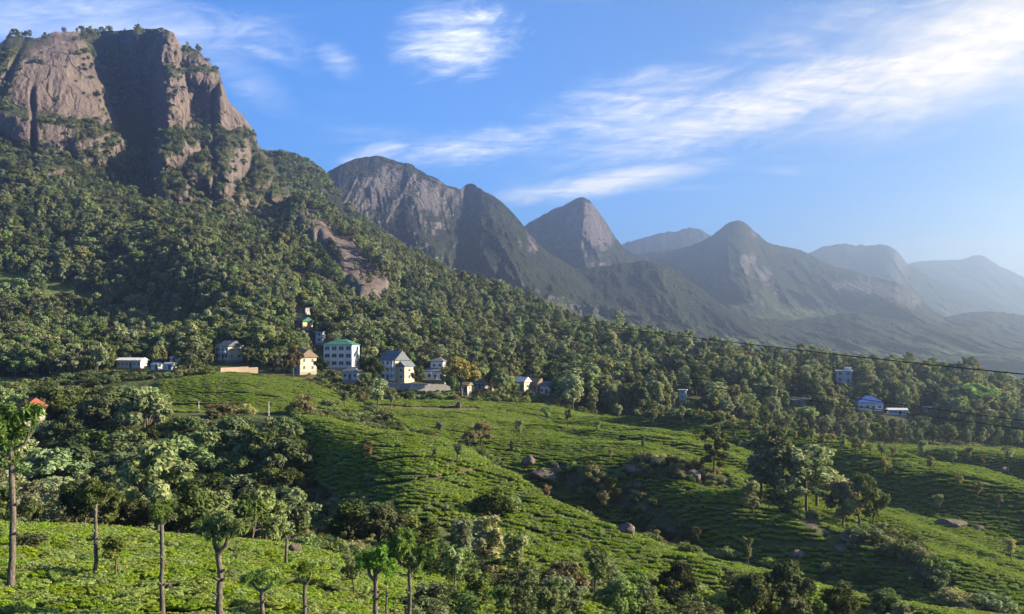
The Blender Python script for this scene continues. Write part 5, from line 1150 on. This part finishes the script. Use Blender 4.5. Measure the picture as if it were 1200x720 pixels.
# trees on the cliff top, on the shoulder behind it, and scrub on the ledges
from mathutils.bvhtree import BVHTree
def bvh_of(name):
    me = bpy.data.objects[name].data; V = [v.co.copy() for v in me.vertices]; return BVHTree.FromPolygons(V, [tuple(p.vertices) for p in me.polygons])
bv_c, bv_s = bvh_of('cliff_mountain'), bvh_of('mountain_shoulder')
def drop(bv, x, y):
    hit = bv.ray_cast(Vector((x, y, 2000)), Vector((0, 0, -1))); return (hit[0], hit[1]) if hit[0] else (None, None)
tops = []
for k in range(900):
    px = fr.uniform(-120, 240); y = fr.uniform(1030, 1330); h, nrm = drop(bv_c, (px - 600) / F * y, y)
    if h and nrm.z > 0.55 and (HZ - F * h.z / h.y) < (64 if px > 208 else 52): tops.append((h, px))
tops = [t for t in tops if fr.random() < (0.8 if 95 < t[1] < 172 or 208 < t[1] < 236 or t[1] < 38 else 0.16)][:170]
tops.sort(key=lambda t: t[1]); cnt = [0, 0, 0]
for i, (h, px) in enumerate(tops[:120]):
    zone = 0 if px < 90 else 1 if px < 205 else 2; cnt[zone] += 1
    plant('tall' if i % 3 else 'broad', i % 4, 'summit_tree', (h.x, h.y, h.z - 0.3), fr.uniform(6, 11), 1.25, None, ['small tree on the left end of the cliff top', 'tree in the row on the flat cliff summit', 'tree on the notch right of the cliff summit'][zone] + ', %s from left' % ordinal(cnt[zone] - 1), 'tree', ['left cliff-top trees', 'summit trees', 'notch trees'][zone])
sc = []
for k in range(6500):
    px = fr.uniform(-200, 345); row_ = fr.uniform(60, 262)
    dvec = Vector(((px - 600) / F, 1, (HZ - row_) / F)).normalized(); hit = bv_c.ray_cast(Vector((0, 0, 0)), dvec)
    if hit[0] is None: continue
    p, nrm = hit[0], hit[1]
    wood = sstep(165, 215, np.array(float(row_))) if px < 150 else sstep(150, 250, np.array(float(row_))) * .6
    inrec = (94 + max(0.0, row_ - 38) * 0.42 < px < 182) and row_ < 165
    if inrec and fr.random() < 0.55: sc.append((p.x, p.y, p.z - 1.0, fr.uniform(3, 7))); continue
    if 15 < px < 80 + 0.42 * (row_ - 38) and 46 < row_ < 140 and fr.random() < 0.93: continue
    if nrm.z > 0.42 + 0.25 * fr.random() or fr.random() < wood * 0.7 * (nrm.z > 0.2): sc.append((p.x, p.y, p.z - 0.5, fr.uniform(3, 8)))
for k in range(5200):
    px = fr.uniform(255, 520); y = fr.uniform(1150, 1500); h, nrm = drop(bv_s, (px - 600) / F * y, y)
    if h and nrm.z > 0.35 and fbm(np.array(h.x / 30), np.array(h.z / 30), oct=2, seed=5) > -0.25: sc.append((h.x, h.y, h.z - 0.4, fr.uniform(6, 11)))
sc = np.array(sc); ids = fr.integers(0, 15, len(sc))
scatter('mountain_scrub', 'scrub and small trees clinging to the cliff ledges and the shoulder behind', 'scrub', sc[:, :3], fr.uniform(0, 6.28, len(sc)), np.stack([sc[:, 3] * 1.5, sc[:, 3] * 1.5, sc[:, 3]], 1), ids, [PROTO[k] for k in PR_F])

# ------------------------------------------------------------------ tea
def tea_proto(i, r, n=420):
    V, T = ICO2; V = V.copy(); V[:, 2] = np.where(V[:, 2] > 0, V[:, 2] ** 1.0 * 0.62, V[:, 2] * 0.3); V *= (0.52 * (1 + 0.16 * fbm(V[:, 0] * 2 + i * 5, V[:, 1] * 2, V[:, 2] * 2, oct=2, seed=i)))[:, None]; V[:, 2] += 0.30
    k = 26; C, R = [], []
    for j in range(k):
        a = r.random() * 6.283; w = 0.50 * r.random() ** 0.5; C.append((w * math.cos(a), w * math.sin(a), 0.30 + 0.34 * math.sqrt(max(0, 1 - (w / 0.62) ** 2)) * (0.8 + 0.3 * r.random()))); R.append(0.10 + 0.05 * r.random())
    LV, LQ, t = leaves(C, R, n, 0.042, r, up=1.1, elong=1.5, surf=0.3, flat=0.7)
    me = mesh_np('tea', np.concatenate([V, LV]), [T, LQ + len(V)], False); set_attr(me, 'tint', np.concatenate([np.full(len(V), 0.15), t])); me.materials.append(MATS['leaf_tea']); return me
tr = np.random.default_rng(55)
TEA = [tea_proto(i, tr) for i in range(4)]
def tea_points(d0, d1, px0, px1, ang, rs, cs, seed, dup=1.0):
    c, s = math.cos(ang), math.sin(ang); X0, X1 = (px0 - 600) / F * d1, (px1 - 600) / F * d1
    L = max(abs(X0), abs(X1), d1) * 1.6; us = np.arange(-L, L, cs); vs = np.arange(-L, L, rs)
    cx, cyy = (X0 + X1) / 2, (d0 + d1) / 2; R = math.hypot(X1 - X0, d1 - d0) / 2 + 5
    us = np.arange(-R, R, cs); vs = np.arange(-R, R, rs); U, Vv = np.meshgrid(us, vs); U = U + tr.uniform(-.22, .22, U.shape) * cs + (np.arange(len(vs)) * 0.37 % 1)[:, None] * cs
    Vr = Vv + tr.uniform(-.3, .3, U.shape) * rs
    wx = cx + U * c - Vr * s; wy = cyy + U * s + Vr * c
    wob = 2.2 * fbm(wx / 18, wy / 18, oct=2, seed=seed); wx = wx - wob * s; wy = wy + wob * c
    gap = (np.round(Vv / rs + 2.5 * fbm(wx / 30, wy / 30, oct=2, seed=seed + 7)) % 8 == 0) & (fbm(wx / 14, wy / 14, oct=1, seed=seed + 2) > -0.1)
    wx, wy, gap = wx.ravel(), wy.ravel(), gap.ravel()
    k = (wy > d0) & (wy < d1) & ~gap & (tr.random(len(wx)) > 0.035); wx, wy = wx[k], wy[k]; px = 600 + F * wx / wy
    k = (px > px0) & (px < px1); wx, wy, px = wx[k], wy[k], px[k]; z = ground_z(wx, wy); py = HZ - F * z / wy
    k = zone_tea(px, py, wy) & visible(px, wy, 1.5); wx, wy, z, px = wx[k], wy[k], z[k], px[k]
    if len(CLEAR):
        ok = np.ones(len(wx), bool)
        for a, b, r0 in CLEAR: ok &= (wx - a) ** 2 + (wy - b) ** 2 > r0 * r0
        wx, wy, z, px = wx[ok], wy[ok], z[ok], px[ok]
    return wx, wy, z, px, np.full(len(wx), ang)
parts = [tea_points(33, 97, -160, 1300, math.radians(14), 1.28, 0.95, 1), tea_points(97, 240, 320, 1300, math.radians(-24), 1.30, 1.00, 2), tea_points(240, 400, 180, 1300, math.radians(-16), 1.42, 1.08, 3)]
wx, wy, z, px, ta = [np.concatenate([p[i] for p in parts]) for i in range(5)]; ta = ta + tr.normal(0, 0.25, len(ta)) + tr.integers(0, 2, len(ta)) * math.pi
print('TEA', len(wx), 'FOREST', len(FOREST), 'left', n_left, 'slope', n_slope, 'scrub', len(sc))
hs = (0.95 + 0.35 * fbm(wx / 5, wy / 5, oct=2, seed=4)) * tr.uniform(0.85, 1.15, len(wx))
wd = np.interp(wy, [60, 150, 300], [1.1, 1.34, 1.6]) * tr.uniform(0.9, 1.12, len(wx)); ry = HZ - F * z / wy
cand = np.nonzero((ry < 722) & (ry > 640) & (px > -5) & (px < 470))[0]; near = cand[np.argsort(wy[cand])[:300]]
for i in near:
    o = bpy.data.objects.new('tea_bush', TEA[int(i) % 4]); link(o); o.location = (wx[i], wy[i], z[i] - 0.05); o.scale = (wd[i] * 1.12, wd[i] * 0.86, hs[i]); o.rotation_euler.z = ta[i]
    tag(o, 'clipped round tea bush in the nearest rows at the bottom left', 'tea bush', 'nearest tea bushes')
m = np.ones(len(wx), bool); m[near] = False
scatter('tea_field', 'close rows of clipped bright green tea bushes over the hills', 'tea', np.stack([wx, wy, z - 0.05], 1)[m], ta[m], np.stack([wd * 1.15, wd * 0.84, hs], 1)[m], tr.integers(0, 4, m.sum()), [[t] for t in TEA])

# wild undergrowth in the gullies, the hollow and along field edges
ux, uy = jgrid(-200, 330, 92, 370, 2.3, fr); upx = 600 + F * ux / uy
k = (upx > -60) & (upx < 1300); ux, uy, upx = ux[k], uy[k], upx[k]; uz = ground_z(ux, uy); upy = HZ - F * uz / uy
ule = np.exp(np.interp(upx, PXG, LD[5, 0]))
k = ~zone_tea(upx, upy, uy) & visible(upx, uy, 2.0) & ~((upx < 345) & (uy < 330)) & (fr.random(len(ux)) < 0.72)
for p in PATHS: k &= seg_dist(upx, upy, p) > 3
ux, uy, uz, upx, upy = ux[k], uy[k], uz[k], upx[k], upy[k]; us = fr.uniform(0.9, 3.2, len(ux)) * (1 + 0.5 * fbm(ux / 9, uy / 9, oct=2, seed=12))
k = ~blocked(upx, uy, HZ - F * (uz + us) / uy, upy, us * .5 * F / uy); ux, uy, uz, us = ux[k], uy[k], uz[k], us[k]
ug = []
for i in range(3):
    for mt_ in ('leaf_dark', 'leaf_forest', 'leaf_pale'):
        q = PROTO[('bush', i)][1].copy(); q.materials.clear(); q.materials.append(MATS[mt_]); ug.append([q])
scatter('undergrowth', 'wild shrubs and weeds in the gullies and between the tea fields', 'undergrowth', np.stack([ux, uy, uz - 0.1], 1), fr.uniform(0, 6.28, len(ux)), np.stack([us * 1.2, us * 1.2, us], 1), fr.choice([0, 1, 1, 2, 3, 4, 4, 5, 6, 7, 7, 8], len(ux)), ug)

# ------------------------------------------------------------------ wires
def wire(label, pts, d0, d1, r):
    """cable hung from a mast in the forest (far, left) to one on the near slope (right): photo points, distance from d0 to d1"""
    p = np.array(pts, float); xs = np.linspace(p[0, 0], p[-1, 0], 90); co = np.polyfit(p[:, 0], p[:, 1], 2); ys = np.polyval(co, xs)
    t = (xs - p[0, 0]) / (p[-1, 0] - p[0, 0]); dd = 1 / ((1 - t) / d0 + t / d1)
    P = np.stack([(xs - 600) / F * dd, dd, (HZ - ys) / F * dd], 1); V, Q = join_tubes([tube(P, np.full(90, r), 6)])
    o = obj('power_cable', mesh_np('cable', V, Q), MATS['cable']); tag(o, label, 'cable'); return o
plain('cable', (0.02, 0.02, 0.022), 0.6)
wire('thick black overhead cable sloping across the right-hand skyline', [(470, 350), (500, 354), (700, 381), (950, 413), (1200, 438), (1500, 466)], 620, 62, 0.06)
wire('upper of two thin wires sloping down to the right edge', [(300, 380), (330, 384), (560, 411), (1060, 475), (1200, 493), (1500, 534)], 360, 60, 0.035)
wire('lower of two thin wires sloping down to the right edge', [(300, 388), (330, 392), (560, 420), (1060, 484), (1200, 503), (1500, 545)], 360, 60.5, 0.035)


# ------------------------------------------------------------------ the air
def build_haze():
    x0, x1, y0, y1, z0, z1 = -9600, 9600, -1200, 9800, -260, 760
    V = np.array([(x, y, z) for x in (x0, x1) for y in (y0, y1) for z in (z0, z1)], float)
    Q = np.array([(0, 1, 3, 2), (4, 6, 7, 5), (0, 4, 5, 1), (2, 3, 7, 6), (0, 2, 6, 4), (1, 5, 7, 3)])
    me = mesh_np('haze', V, Q, False)
    m = bpy.data.materials.new('haze_air'); m.use_nodes = True; N = NT(m.node_tree); N.n.clear()
    out = N.node('ShaderNodeOutputMaterial'); p = N.node('ShaderNodeVolumePrincipled')
    p.inputs['Color'].default_value = (0.46, 0.65, 1.0, 1); p.inputs['Density'].default_value = 2.1e-4; p.inputs['Anisotropy'].default_value = 0.74
    N.l.new(p.outputs[0], out.inputs['Volume'])
    me.materials.append(m)
    tag(obj('haze', me), 'thin blue haze in the air over the valley', 'haze', kind='stuff')
build_haze()
